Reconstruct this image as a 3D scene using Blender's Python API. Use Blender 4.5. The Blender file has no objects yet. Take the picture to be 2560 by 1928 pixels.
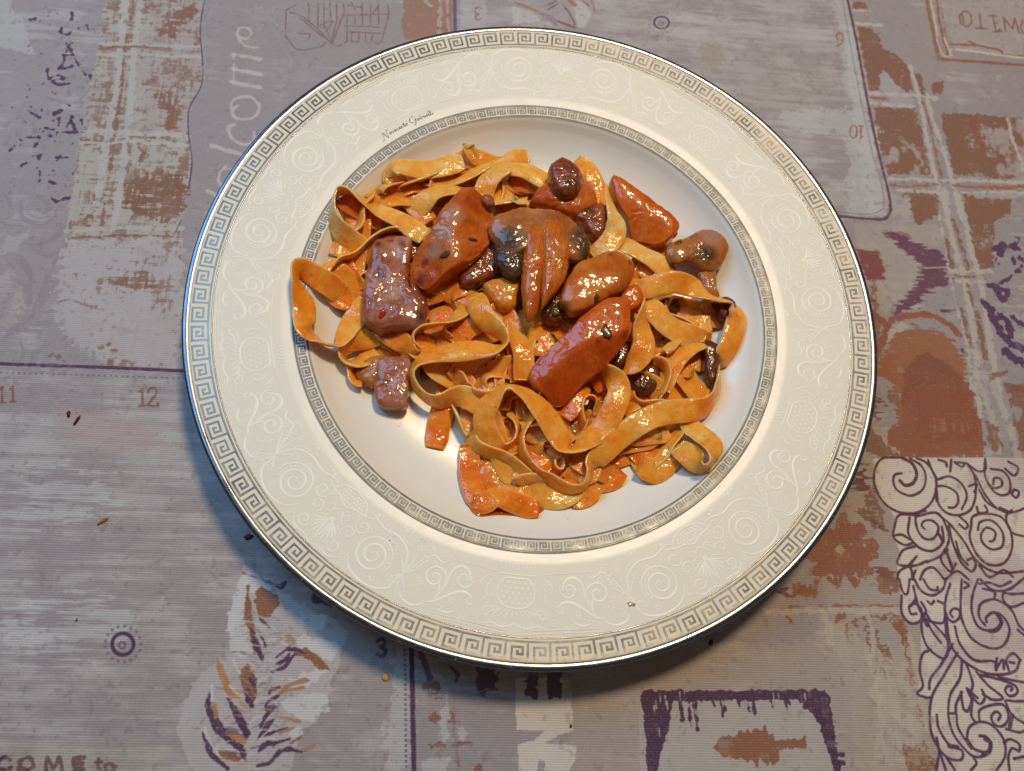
# A plate of tagliatelle on a printed tablecloth, seen from above.  Units: metres.
import bpy, math, random
import numpy as np
from mathutils import Vector, Matrix, noise as mnoise

sc = bpy.context.scene
RAD = math.radians

# ------------------------------------------------------------------ camera
ELEV, ROLL, DIST = RAD(70.421), RAD(15.047), 0.32969
AIM = Vector((-0.00292, -0.02727, 0.0))
FPX = 1925.0                                   # focal length in photograph pixels
Fw = Vector((0, math.cos(ELEV), -math.sin(ELEV)))
Rt = Vector((1, 0, 0)); Up = Rt.cross(Fw)
Rt2 = math.cos(ROLL) * Rt + math.sin(ROLL) * Up
Up2 = -math.sin(ROLL) * Rt + math.cos(ROLL) * Up
EYE = AIM - Fw * DIST
cam = bpy.data.cameras.new("camera")
cam.sensor_width = 36.0; cam.lens = FPX / 2560 * 36
cam.clip_start = 0.01; cam.clip_end = 20
cam.dof.use_dof = True; cam.dof.focus_distance = 0.300; cam.dof.aperture_fstop = 11
co = bpy.data.objects.new("camera", cam)
co.matrix_world = Matrix((( Rt2.x, Up2.x, -Fw.x, EYE.x), (Rt2.y, Up2.y, -Fw.y, EYE.y),
                          (Rt2.z, Up2.z, -Fw.z, EYE.z), (0, 0, 0, 1)))
sc.collection.objects.link(co); sc.camera = co

# ------------------------------------------------------------------ light
world = bpy.data.worlds.new("World"); sc.world = world; world.use_nodes = True
wb = world.node_tree.nodes["Background"]
wb.inputs[0].default_value = (0.92, 0.74, 0.60, 1); wb.inputs[1].default_value = 0.10

def area_lamp(name, pos, size, color, watts, target=(0, 0, 0.01), size_y=None):
    l = bpy.data.lights.new(name, 'AREA'); l.energy = watts; l.color = color
    l.shape = 'RECTANGLE' if size_y else 'DISK'; l.size = size
    if size_y: l.size_y = size_y
    o = bpy.data.objects.new(name, l); o.location = pos
    o.rotation_euler = (Vector(target) - Vector(pos)).to_track_quat('-Z', 'Y').to_euler()
    sc.collection.objects.link(o); return o
area_lamp("ceiling_lamp", (0.07, 0.44, 1.10), 0.18, (1.0, 0.76, 0.46), 9.6)
area_lamp("window_light", (-0.66, 0.32, 0.90), 0.50, (0.25, 0.58, 1.0), 7.6, size_y=0.75)
sc.view_settings.view_transform = 'Standard'; sc.view_settings.look = 'None'
sc.view_settings.exposure = -0.16; sc.view_settings.gamma = 1.0

# ------------------------------------------------------------------ helpers
COL = sc.collection
CLOTH_Z = 0.007      # the cloth lies this far above the zero height used for the plate's shape
def at(px, py, z=0.0):
    """point of the place, at height z (metres), that a pixel of the 2560 px photograph shows"""
    d = Rt2 * ((px - 1280) / FPX) - Up2 * ((py - 964) / FPX) + Fw
    t = (z - EYE.z) / d.z
    return EYE + d * t
REG = {'A': (700, 340, .27125), 'B': (1260, 340, .27125), 'C': (700, 740, .27125), 'D': (1260, 740, .28933),
       'E': (1080, 900, .27125), 'R00': (0, 0, .28933), 'R01': (0, 480, .28933), 'R02': (0, 960, .28933),
       'R03': (0, 1448, .28933), 'R13': (600, 1448, .28933), 'R23': (1240, 1448, .28933), 'R33': (1920, 1448, .28933),
       'R32': (1920, 968, .28933), 'R31': (1920, 488, .28933), 'R30': (1920, 0, .28933), 'R20': (1280, 0, .28933),
       'R10': (640, 0, .28933), 'N': (0, 0, 1.0)}
def rz(reg, x, y):
    a, b, s = REG[reg]; return a + x * s, b + y * s

def tag(o, label=None, cat=None, group=None, kind=None):
    if label: o['label'] = label
    if cat: o['category'] = cat
    if group: o['group'] = group
    if kind: o['kind'] = kind
    return o
def mesh_obj(name, verts, faces, mat, parent=None, smooth=True, attrs=None):
    me = bpy.data.meshes.new(name)
    me.from_pydata([tuple(v) for v in verts], [], faces)
    if smooth: me.polygons.foreach_set('use_smooth', [True] * len(me.polygons))
    for k, vals in (attrs or {}).items():
        a = me.attributes.new(k, 'FLOAT', 'POINT'); a.data.foreach_set('value', np.asarray(vals, dtype=np.float32))
    me.materials.append(mat)
    o = bpy.data.objects.new(name, me); COL.objects.link(o)
    if parent: o.parent = parent
    return o
def empty(name, loc):
    o = bpy.data.objects.new(name, None); o.location = loc; o.empty_display_size = 0.01
    COL.objects.link(o); return o
def srgb(r, g, b):
    f = lambda c: (c / 255 / 12.92) if c / 255 <= 0.04045 else ((c / 255 + 0.055) / 1.055) ** 2.4
    return (f(r), f(g), f(b), 1.0)

class NT:
    """small node-tree writer"""
    def __init__(s, name):
        s.m = bpy.data.materials.new(name); s.m.use_nodes = True
        s.t = s.m.node_tree; s.b = s.t.nodes["Principled BSDF"]
    def n(s, typ, **kw):
        nd = s.t.nodes.new(typ)
        for k, v in kw.items():
            if k.startswith('i_'): nd.inputs[k[2:].replace('_', ' ')].default_value = v
            else: setattr(nd, k, v)
        return nd
    def l(s, a, b): s.t.links.new(a, b)
    def noise(s, scale, detail=4, rough=.55, vec=None, dist=0.0):
        nd = s.n('ShaderNodeTexNoise'); nd.inputs['Scale'].default_value = scale
        nd.inputs['Detail'].default_value = detail; nd.inputs['Roughness'].default_value = rough
        nd.inputs['Distortion'].default_value = dist
        if vec is not None: s.l(vec, nd.inputs['Vector'])
        return nd.outputs['Fac']
    def ramp(s, fac, stops):
        r = s.n('ShaderNodeValToRGB'); e = r.color_ramp.elements
        e[0].position, e[0].color = stops[0]; e[1].position, e[1].color = stops[1]
        for p, c in stops[2:]:
            x = e.new(p); x.color = c
        s.l(fac, r.inputs[0]); return r.outputs[0]
    def mix(s, fac, a, b, blend='MIX'):
        m = s.n('ShaderNodeMix', data_type='RGBA', blend_type=blend)
        for sock, v in ((m.inputs[0], fac), (m.inputs[6], a), (m.inputs[7], b)):
            if hasattr(v, 'links'): s.l(v, sock)
            else: sock.default_value = v
        return m.outputs[2]
    def math(s, op, a, b=0.0, clamp=False):
        m = s.n('ShaderNodeMath', operation=op); m.use_clamp = clamp
        for sock, v in ((m.inputs[0], a), (m.inputs[1], b)):
            if hasattr(v, 'links'): s.l(v, sock)
            else: sock.default_value = v
        return m.outputs[0]
    def attr(s, name): return s.n('ShaderNodeAttribute', attribute_name=name).outputs['Fac']
    def bump(s, h, strength=.3, dist=.001, normal=None):
        b = s.n('ShaderNodeBump'); b.inputs['Strength'].default_value = strength; b.inputs['Distance'].default_value = dist
        s.l(h, b.inputs['Height'])
        if normal is not None: s.l(normal, b.inputs['Normal'])
        return b.outputs[0]
    def pr(s, **kw):
        for k, v in kw.items():
            sock = s.b.inputs[k.replace('_', ' ')]
            if hasattr(v, 'links'): s.l(v, sock)
            else: sock.default_value = v
        return s.m
def obj_vec(nt, shift=True):
    """object coordinates shifted by a per-object random amount so that no two strands share a grain"""
    tc = nt.n('ShaderNodeNewGeometry').outputs['Position']
    if not shift: return tc
    oi = nt.n('ShaderNodeObjectInfo').outputs['Random']
    v = nt.n('ShaderNodeVectorMath', operation='ADD'); nt.l(tc, v.inputs[0])
    c = nt.n('ShaderNodeCombineXYZ'); nt.l(nt.math('MULTIPLY', oi, 3.1), c.inputs[0]); nt.l(nt.math('MULTIPLY', oi, 7.7), c.inputs[1])
    nt.l(c.outputs[0], v.inputs[1]); return v.outputs[0]

# ------------------------------------------------------------------ materials
def mat_pasta():
    nt = NT("egg_pasta"); v = obj_vec(nt)
    big = nt.noise(70, 3, .6, v); mid = nt.noise(330, 4, .6, v); fine = nt.noise(1500, 3, .6, v)
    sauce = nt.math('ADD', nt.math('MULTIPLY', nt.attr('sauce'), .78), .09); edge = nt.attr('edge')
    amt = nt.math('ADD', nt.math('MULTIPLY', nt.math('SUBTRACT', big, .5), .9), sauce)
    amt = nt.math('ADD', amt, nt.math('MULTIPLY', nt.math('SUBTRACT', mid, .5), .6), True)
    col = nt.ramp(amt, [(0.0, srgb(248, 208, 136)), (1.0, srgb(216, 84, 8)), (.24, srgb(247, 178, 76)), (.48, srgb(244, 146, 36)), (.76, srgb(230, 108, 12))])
    col = nt.mix(nt.math('MULTIPLY', edge, .35, True), col, srgb(246, 214, 168))
    col = nt.mix(nt.math('MULTIPLY', nt.math('GREATER_THAN', nt.noise(520, 2, .5, v), .70), .35), col, srgb(150, 62, 20))
    b = nt.bump(nt.noise(1250, 2, .6, v), .5, .0003)
    b = nt.bump(mid, .4, .0010, b)
    cb = nt.bump(nt.noise(900, 1, .5, v), .4, .0003)
    cb = nt.bump(nt.noise(330, 2, .5, v), .6, .0007, cb)
    wet = nt.ramp(nt.noise(110, 2, .5, v), [(.38, (.15,) * 3 + (1,)), (.6, (1,) * 4)])
    ro = nt.ramp(nt.noise(200, 2, .5, v), [(.35, (.32,) * 3 + (1,)), (.65, (.5,) * 3 + (1,))])
    return nt.pr(Base_Color=col, Roughness=ro, Normal=b, Subsurface_Weight=.65, Subsurface_Radius=(.004, .0022, .0008),
                 Subsurface_Scale=.7, Coat_Weight=wet, Coat_Roughness=.10, Coat_Normal=cb, Specular_IOR_Level=.12)
def mat_food(name, stops, scale=180, dark=srgb(58, 34, 22), pale=srgb(176, 128, 104), sss=.3, rough=.38, coat=.7, fleck=None, bumps=.8, spots=None):
    nt = NT(name); v = obj_vec(nt)
    n1 = nt.noise(scale, 5, .62, v, .4)
    col = nt.ramp(n1, stops)
    if fleck:
        col = nt.mix(nt.math('MULTIPLY', nt.math('GREATER_THAN', nt.noise(scale * 2.2, 3, .6, v), fleck[0]), .8), col, fleck[1])
    mp = nt.n('ShaderNodeMapping'); mp.inputs['Scale'].default_value = (1.0, .16, .5); mp.inputs['Rotation'].default_value = (0, .3, 1.0 + scale * .013); nt.l(v, mp.inputs[0])
    fib = nt.noise(1100, 3, .6, mp.outputs[0])
    col = nt.mix(nt.math('MULTIPLY', nt.math('SUBTRACT', fib, .46), 1.1, True), col, dark)
    wob = nt.math('ADD', nt.math('MULTIPLY', nt.noise(420, 3, .6, v), .7), .65)
    col = nt.mix(nt.math('MULTIPLY', nt.attr('pale'), wob, True), col, pale)
    col = nt.mix(nt.math('MULTIPLY', nt.attr('dark'), wob, True), col, dark)
    b = nt.bump(fib, .5 * bumps, .0005)
    b = nt.bump(nt.noise(300, 3, .6, v), .4 * bumps, .0014, b)
    cb = nt.bump(nt.noise(700, 1, .5, v), .4 * bumps, .0003)
    cb = nt.bump(nt.noise(230, 1, .5, v), .6 * bumps, .0010, cb)
    return nt.pr(Base_Color=col, Roughness=rough, Normal=b, Subsurface_Weight=sss, Subsurface_Radius=(.0026, .0012, .0005),
                 Subsurface_Scale=.6, Coat_Weight=coat, Coat_Roughness=.08, Coat_Normal=cb, Specular_IOR_Level=.18)
M = {}
M['pasta'] = mat_pasta()
M['bacon_lilac'] = mat_food("glazed_pancetta_fat", [(.34, srgb(148, 72, 44)), (.66, srgb(188, 138, 116)), (.5, srgb(170, 102, 74))], 110, fleck=(.66, srgb(120, 52, 34)), dark=srgb(92, 40, 26), sss=.4)
M['bacon_mix'] = mat_food("pancetta_lean_and_fat", [(.38, srgb(178, 70, 10)), (.64, srgb(214, 126, 54)), (.5, srgb(198, 96, 22))], 55, dark=srgb(108, 40, 20), sss=.5)
M['bacon_red'] = mat_food("red_sauced_pancetta", [(.36, srgb(182, 66, 6)), (.66, srgb(218, 112, 34)), (.5, srgb(200, 84, 12))], 50, rough=.3, bumps=.7, dark=srgb(120, 40, 16), sss=.5)
M['bacon_orange'] = mat_food("orange_pancetta_fat", [(.3, srgb(196, 84, 8)), (.75, srgb(220, 124, 38)), (.5, srgb(208, 98, 14))], 60, sss=.6, rough=.3, bumps=.5, dark=srgb(120, 50, 22))
M['bacon_rind'] = mat_food("pancetta_rind", [(.3, srgb(160, 72, 34)), (.7, srgb(204, 132, 96))], 220, dark=srgb(110, 44, 24))
M['bacon_tan'] = mat_food("translucent_pancetta_fat", [(.36, srgb(186, 92, 22)), (.66, srgb(218, 144, 70)), (.5, srgb(204, 116, 38))], 60, sss=.6, rough=.3, bumps=.55, dark=srgb(112, 58, 26))
M['brown'] = mat_food("browned_pancetta_lean", [(.3, srgb(96, 40, 16)), (.72, srgb(176, 94, 46)), (.5, srgb(142, 66, 28))], 120, sss=.35)
M['garlic'] = mat_food("golden_potato_coloured_cube", [(.3, srgb(214, 118, 14)), (.7, srgb(232, 164, 48))], 90, bumps=.6, sss=.5)
M['mush'] = mat_food("sauteed_mushroom_flesh", [(.3, srgb(152, 78, 26)), (.72, srgb(196, 132, 74)), (.5, srgb(176, 104, 46))], 80, bumps=.6, dark=srgb(58, 42, 30), sss=.45)
M['mush_stem'] = mat_food("orange_stained_mushroom_stem", [(.3, srgb(184, 84, 12)), (.72, srgb(212, 134, 54)), (.5, srgb(198, 104, 24))], 90, bumps=.9, sss=.5)
M['gill'] = mat_food("dark_mushroom_gills", [(.3, srgb(62, 44, 30)), (.72, srgb(140, 92, 48)), (.5, srgb(98, 64, 36))], 90, sss=.2, bumps=.8, rough=.35, coat=.5)
M['mush_dark'] = mat_food("dark_mushroom_flesh", [(.3, srgb(70, 32, 12)), (.72, srgb(138, 70, 30)), (.5, srgb(104, 50, 20))], 90, sss=.3, bumps=.8)
M['herb'] = mat_food("cooked_parsley", [(.3, srgb(52, 42, 14)), (.7, srgb(104, 78, 28))], 600, sss=.05, coat=.3, rough=.4)
M['chili'] = mat_food("red_chilli_skin", [(.3, srgb(176, 20, 8)), (.7, srgb(214, 44, 18))], 500, sss=.1)
M['crumb_dark'] = mat_food("dark_crumb", [(.3, srgb(48, 22, 22)), (.7, srgb(84, 40, 34))], 700, sss=0, coat=.1)
M['crumb_red'] = mat_food("reddish_crumb", [(.3, srgb(86, 26, 20)), (.7, srgb(124, 48, 34))], 700, sss=0, coat=.1)
M['crumb_orange'] = mat_food("orange_crumb", [(.3, srgb(150, 74, 20)), (.7, srgb(190, 106, 40))], 700, sss=.1, coat=.3)
M['crumb_yellow'] = mat_food("yellow_crumb", [(.3, srgb(196, 150, 80)), (.7, srgb(222, 186, 120))], 700, sss=.1, coat=.1)
M['oil'] = NT("oil_film").pr(Base_Color=srgb(224, 206, 120), Roughness=.08, Transmission_Weight=.6, Coat_Weight=.6, IOR=1.45)
M['sauce'] = mat_food("tomato_sauce", [(.3, srgb(176, 58, 12)), (.7, srgb(214, 110, 34))], 130, sss=.3, rough=.12, bumps=.3)

def mat_porcelain():
    nt = NT("ivory_porcelain")
    p = nt.n('ShaderNodeNewGeometry').outputs['Position']; s = nt.n('ShaderNodeSeparateXYZ'); nt.l(p, s.inputs[0])
    r = nt.math('SQRT', nt.math('ADD', nt.math('POWER', s.outputs[0], 2.0), nt.math('POWER', s.outputs[1], 2.0)))
    ring = nt.ramp(nt.math('MULTIPLY', r, 5.0), [(0.0, (0,) * 4), (1.0, (0,) * 4), (.5130, (0,) * 4), (.5185, (1,) * 4), (.6420, (1,) * 4), (.6460, (0,) * 4)])
    col = nt.mix(ring, srgb(240, 237, 226), srgb(232, 228, 214))
    n1 = nt.noise(35, 3, .6, p)
    col = nt.mix(nt.math('MULTIPLY', n1, .10), col, srgb(214, 200, 172))
    ro = nt.ramp(ring, [(0, (.30,) * 3 + (1,)), (1, (.46,) * 3 + (1,))])
    b = nt.bump(nt.noise(60, 2, .5, p), .10, .002)
    cw = nt.ramp(ring, [(0, (.14,) * 3 + (1,)), (1, (.03,) * 3 + (1,))])
    return nt.pr(Base_Color=col, Roughness=ro, Coat_Weight=cw, Coat_Roughness=.06, Normal=b, Subsurface_Weight=.06, Subsurface_Scale=.003)
M['porcelain'] = mat_porcelain()
def mat_enamel():
    nt = NT("raised_white_enamel"); p = nt.n('ShaderNodeNewGeometry').outputs['Position']
    return nt.pr(Base_Color=srgb(243, 240, 229), Roughness=.38, Specular_IOR_Level=.4,
                 Normal=nt.bump(nt.noise(700, 2, .5, p), .3, .0001))
M['enamel'] = mat_enamel()
def mat_silver(name, c1, c2, rough, wear, metal=.95):
    nt = NT(name); p = nt.n('ShaderNodeNewGeometry').outputs['Position']
    n1 = nt.noise(900, 4, .7, p); n2 = nt.noise(120, 3, .6, p)
    col = nt.mix(n2, c1, c2)
    w = nt.math('MULTIPLY', nt.math('GREATER_THAN', n1, .62), wear)
    col = nt.mix(w, col, srgb(226, 220, 204))
    met = nt.math('SUBTRACT', metal, w)
    ro = nt.ramp(n2, [(.3, (rough * .7,) * 3 + (1,)), (.7, (rough * 1.35,) * 3 + (1,))])
    return nt.pr(Base_Color=col, Metallic=met, Roughness=ro, Normal=nt.bump(n1, .3, .00003))
M['silver'] = mat_silver("worn_silver_lip", srgb(122, 126, 136), srgb(92, 95, 104), .20, .25, .9)
M['silver_print'] = mat_silver("silver_key_print", srgb(150, 147, 138), srgb(124, 120, 110), .22, .3, .6)
M['silver_inner'] = mat_silver("grey_inner_key_print", srgb(112, 112, 110), srgb(92, 92, 90), .36, .15, .25)
def mat_cream():
    nt = NT("pale_gold_cream_ground"); p = nt.n('ShaderNodeNewGeometry').outputs['Position']
    n1 = nt.noise(1400, 3, .7, p)
    col = nt.mix(nt.math('MULTIPLY', nt.math('GREATER_THAN', n1, .63), .5), srgb(230, 226, 212), srgb(190, 185, 170))
    return nt.pr(Base_Color=col, Roughness=.5, Metallic=.0, Specular_IOR_Level=.3, Normal=nt.bump(n1, .3, .00003))
M['cream'] = mat_cream()
M['ink'] = NT("grey_maker_ink").pr(Base_Color=srgb(120, 114, 100), Roughness=.4)

# ------------------------------------------------------------------ tablecloth print
# The print is worked out here as arrays in the cloth's own plane, 4 px per mm, then woven over by the material.
X0, Y0, PPM = -0.36, -0.28, 4000
TW, TH = 2640, 2480
rng = np.random.default_rng(7)
def vnoise(cx, cy, seed, w=None, h=None):
    w = w or TW; h = h or TH
    r = np.random.default_rng(seed); gw, gh = int(w / cx) + 3, int(h / cy) + 3
    g = r.random((gh, gw), dtype=np.float32)
    x = np.arange(w, dtype=np.float32) / cx; y = np.arange(h, dtype=np.float32) / cy
    xi = x.astype(int); yi = y.astype(int); fx = x - xi; fy = y - yi
    fx = fx * fx * (3 - 2 * fx); fy = fy * fy * (3 - 2 * fy)
    top = g[yi][:, xi] * (1 - fx) + g[yi][:, xi + 1] * fx
    bot = g[yi + 1][:, xi] * (1 - fx) + g[yi + 1][:, xi + 1] * fx
    return top * (1 - fy)[:, None] + bot * fy[:, None]
def fbm(cx, cy, seed, oct=4):
    a = np.zeros((TH, TW), np.float32); t = 0; k = 1.0
    for i in range(oct):
        a += vnoise(max(cx / 2 ** i, 1.5), max(cy / 2 ** i, 1.5), seed + i) * k; t += k; k *= .6
    return a / t
def unit(a):
    lo, hi = np.quantile(a, .01), np.quantile(a, .99); return np.clip((a - lo) / (hi - lo), 0, 1)
MAUVE, PALE, WHITE = (161, 153, 157), (188, 180, 180), (204, 202, 200)
RUST, RUST2, PURPLE, BEIGE, CREAM = (136, 92, 70), (146, 95, 66), (72, 42, 74), (188, 180, 170), (206, 194, 176)
IMG = np.zeros((TH, TW, 3), np.float32)
def yawed(a, ang=math.radians(14.0)):
    yy, xx = np.mgrid[0:TH, 0:TW].astype(np.float32); c, s_ = math.cos(ang), math.sin(ang)
    u = (xx * c + yy * s_).astype(int) % TW; v = (-xx * s_ + yy * c + TH).astype(int) % TH
    return a[v, u]
N_big, N_str, N_blot, N_fine = unit(fbm(300, 220, 11)), unit(fbm(150, 8, 21) + .5 * fbm(60, 30, 27) + .5 * fbm(30, 3, 29)), unit(fbm(70, 60, 31, 5)), unit(fbm(8, 8, 41, 3))
N_vert = unit(fbm(4, 34, 51, 3)); N_hor = unit(fbm(34, 4, 61, 3)); N_weave = unit(N_vert + N_hor)
N_str, N_vert, N_hor, N_weave = yawed(N_str), yawed(N_vert), yawed(N_hor), yawed(N_weave)
base = np.array(MAUVE, np.float32)
IMG[:] = base
def blend(mask, color):
    c = np.array(color, np.float32)
    for k in range(3): IMG[..., k] += (c[k] - IMG[..., k]) * mask
blend(np.clip(N_big * 1.6 - .7, 0, 1) * .35, (172, 160, 154)); blend(np.clip(.5 - N_big, 0, 1) * .5, (150, 142, 146))
blend(np.clip(N_str * N_blot * 3 - .95, 0, 1) * .55, (198, 194, 194))
blend(np.clip(N_fine - .55, 0, 1) * .22, (130, 118, 128))
def tx(pts):
    out = []
    for p in pts:
        w = at(p[0], p[1], CLOTH_Z); out.append(((w.x - X0) * PPM, (w.y - Y0) * PPM))
    return np.array(out, np.float32)
def T(reg, pts): return tx([rz(reg, *p) for p in pts])
def smooth(P, n=8, closed=False):
    P = np.asarray(P, np.float32)
    if len(P) < 3: return P
    Q = np.vstack([P[-1:], P, P[:2]]) if closed else np.vstack([2 * P[:1] - P[1:2], P, 2 * P[-1:] - P[-2:-1]])
    out = []
    m = len(P) if closed else len(P) - 1
    for i in range(m):
        a, b, c, d = Q[i:i + 4]
        for t in np.linspace(0, 1, n, endpoint=False):
            out.append(.5 * (2 * b + (c - a) * t + (2 * a - 5 * b + 4 * c - d) * t * t + (3 * b - a - 3 * c + d) * t ** 3))
    if not closed: out.append(P[-1])
    return np.array(out, np.float32)
def win(P, m):
    x0, y0 = np.floor(P.min(0) - m).astype(int); x1, y1 = np.ceil(P.max(0) + m).astype(int)
    x0, y0 = max(x0, 0), max(y0, 0); x1, y1 = min(x1, TW), min(y1, TH)
    return x0, y0, x1, y1
def put(x0, y0, x1, y1, a, color):
    c = np.array(color, np.float32); sub = IMG[y0:y1, x0:x1]
    for k in range(3): sub[..., k] += (c[k] - sub[..., k]) * a
def stroke(P, w, color=PURPLE, alpha=1.0, rough=0.0, taper=False, dots=None, wear=0.0):
    """P in texture px; w in photograph px (about .6 texture px each)"""
    P = np.asarray(P, np.float32); w = w * .62
    x0, y0, x1, y1 = win(P, w + 4)
    if x1 <= x0 or y1 <= y0: return
    acc = np.full((y1 - y0, x1 - x0), 9.0, np.float32)
    n = len(P)
    if dots:
        seg = np.hypot(*np.diff(P, axis=0).T); s = np.r_[0, np.cumsum(seg)]
        for q in np.arange(0, s[-1], dots * .62):
            cx, cy = np.interp(q, s, P[:, 0]), np.interp(q, s, P[:, 1])
            a0, b0, a1, b1 = win(np.array([[cx, cy]]), w + 2)
            if a1 <= a0 or b1 <= b0: continue
            yy, xx = np.mgrid[b0:b1, a0:a1]
            d = np.hypot(xx - cx, yy - cy) - w / 2
            v = acc[b0 - y0:b1 - y0, a0 - x0:a1 - x0]
            if v.shape == d.shape: np.minimum(v, d, out=v)
    else:
        for i in range(n - 1):
            a, b = P[i], P[i + 1]; ww = w
            if taper: ww = w * (math.sin(math.pi * (i + .5) / (n - 1)) ** .6 + .12)
            a0, b0, a1, b1 = win(np.array([a, b]), w + 3)
            if a1 <= a0 or b1 <= b0: continue
            yy, xx = np.mgrid[b0:b1, a0:a1].astype(np.float32)
            ab = b - a; L = float(ab @ ab) + 1e-6
            t = np.clip(((xx - a[0]) * ab[0] + (yy - a[1]) * ab[1]) / L, 0, 1)
            d = np.hypot(xx - a[0] - t * ab[0], yy - a[1] - t * ab[1]) - ww / 2
            v = acc[b0 - y0:b1 - y0, a0 - x0:a1 - x0]; np.minimum(v, d, out=v)
    if rough: acc += (N_fine[y0:y1, x0:x1] - .5) * rough * 2
    m = np.clip(.6 - acc, 0, 1) * alpha
    if wear: m *= np.clip((N_weave[y0:y1, x0:x1] + N_blot[y0:y1, x0:x1] * .5 - wear) * 4 + 1, 0, 1)
    put(x0, y0, x1, y1, m, color)
def pmask(P, rough=0.0, rdir=None, seed=0):
    x0, y0, x1, y1 = win(P, rough + 2)
    yy, xx = np.mgrid[y0:y1, x0:x1].astype(np.float32)
    if rough:
        nz = N_hor if rdir == 'h' else N_vert if rdir == 'v' else N_fine
        r = rough * .62
        xx = xx + (np.roll(nz, 37 + seed, 0)[y0:y1, x0:x1] - .5) * 2 * r * (2.2 if rdir == 'h' else 1)
        yy = yy + (np.roll(nz, 91 + seed, 1)[y0:y1, x0:x1] - .5) * 2 * r * (2.2 if rdir == 'v' else 1)
    ins = np.zeros(xx.shape, bool); n = len(P)
    for i in range(n):
        (ax, ay), (bx, by) = P[i], P[(i + 1) % n]
        if ay == by: continue
        c = ((ay > yy) != (by > yy)) & (xx < (bx - ax) * (yy - ay) / (by - ay) + ax)
        ins ^= c
    return x0, y0, x1, y1, ins.astype(np.float32)
def fill(P, color, alpha=1.0, rough=0.0, rdir=None, wear=None, fade=None, seed=0):
    """wear = (threshold, noise) keeps ink only where the noise is above the threshold"""
    x0, y0, x1, y1, m = pmask(P, rough, rdir, seed)
    if m.size == 0: return
    m = m * alpha
    if wear is not None:
        th, nz = wear; m = m * np.clip((nz[y0:y1, x0:x1] - th) * 5 + .5, 0, 1)
    put(x0, y0, x1, y1, m, color)
N2 = unit(fbm(40, 40, 71, 5) + .45 * N_weave + .35 * N_fine); N3 = unit(fbm(110, 90, 81, 4)); N4 = unit(fbm(24, 30, 85, 3))

# pale brushed wood of the calendar panels
def wood(P, amount=1.0, seed=0):
    x0, y0, x1, y1, m = pmask(P, 6)
    s = np.roll(N_str, seed * 173, 0)[y0:y1, x0:x1] * .7 + np.roll(N_blot, seed * 91, 1)[y0:y1, x0:x1] * .6
    put(x0, y0, x1, y1, m * np.clip(s * 2.6 - 1.25, 0, 1) * .42 * amount, (196, 193, 190))
    put(x0, y0, x1, y1, m * np.clip(.75 - s * 1.3, 0, 1) * .24 * amount, (144, 134, 138))
wood(tx([(-80, 920), (600, 930), (700, 1500), (520, 1960), (-80, 1960)]), 1.1)
for q in ([(60, 1180), (260, 1170), (290, 1240), (230, 1300), (20, 1310), (-10, 1220)], [(20, 1500), (250, 1480), (330, 1570), (240, 1650), (40, 1640), (0, 1560)], [(0, 1540), (110, 1500), (140, 1620), (0, 1660)]):
    fill(tx(q), (204, 206, 206), .55, 26, 'h', wear=(.35, N_str))
fill(tx([(120, 1010), (330, 1040), (420, 1120), (300, 1130), (160, 1090)]), (186, 160, 158), .5, 16)
wood(tx([(1150, -60), (2120, -60), (2228, 470), (2230, 545), (1900, 540), (1500, 300), (1136, 120)]), 1.2, 2)
fill(tx([(1650, 45), (2100, 30), (2110, 95), (1900, 110), (1700, 120)]), (196, 190, 192), .5, 20, 'h', wear=(.4, N_str))
fill(tx([(1950, 270), (2160, 265), (2200, 330), (2180, 480), (2220, 540), (2120, 540), (2130, 400), (2110, 330), (1960, 320)]), (196, 198, 202), .6, 18)
fill(tx([(2110, 60), (2140, 60), (2180, 300), (2225, 530), (2180, 535), (2140, 300)]), (196, 198, 202), .55, 12)
fill(tx([(2085, -10), (2120, -10), (2150, 140), (2165, 240), (2120, 230), (2110, 120)]), (196, 198, 202), .5, 12)

# left: pale star, splatter
fill(T('R00', [(-60, -80), (90, 0), (110, 120), (170, 110), (200, 200), (230, 330), (300, 465), (160, 430), (0, 400), (-80, 390)]), (186, 188, 184), .8, 4)
fill(T('R00', [(60, 130), (90, 60), (150, 20), (220, -40), (130, -60), (90, 0)]), (172, 150, 148), .8, 2)
for s in ([(610, 95), (600, 150)], [(520, 230), (510, 270), (560, 285), (600, 262)], [(735, 205), (750, 240)], [(600, 360), (560, 420), (540, 520), (500, 580)],
          [(590, 400), (640, 500), (680, 570)], [(545, 460), (630, 465)], [(500, 570), (560, 580), (610, 560)], [(390, 590), (400, 650), (440, 700), (500, 715), (570, 715)],
          [(420, 655), (490, 640), (545, 665)], [(440, 685), (520, 660), (540, 680)], [(700, 600), (730, 630)], [(740, 590), (805, 585), (800, 680)], [(770, 640), (780, 670)],
          [(235, 940), (280, 975), (320, 1000)], [(455, 975), (510, 945)], [(490, 1080), (500, 1010)], [(570, 1080), (610, 1005)], [(600, 1040), (630, 1100)], [(515, 1130), (650, 1132)],
          [(350, 1130), (380, 1100), (450, 1110)], [(370, 1160), (470, 1170), (480, 1130)], [(330, 1180), (310, 1220), (285, 1260)], [(230, 1175), (320, 1170)], [(270, 1340), (330, 1330), (310, 1380)],
          [(60, 1285), (110, 1250)], [(480, 1345), (500, 1355), (560, 1352)], [(300, 1440), (330, 1480), (320, 1560)], [(175, 1415), (205, 1395)], [(415, 1555), (450, 1575)], [(690, 1200), (715, 1185)],
          [(620, 1480), (660, 1440)], [(560, 885), (590, 905)], [(700, 1030), (720, 1040), (715, 1090)], [(250, 155), (280, 145)], [(430, 1700), (480, 1730), (540, 1700), (620, 1690)]):
    stroke(T('R00', s), 6.6, PURPLE, .92, rough=3.4)
rr = np.random.default_rng(3)
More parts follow.
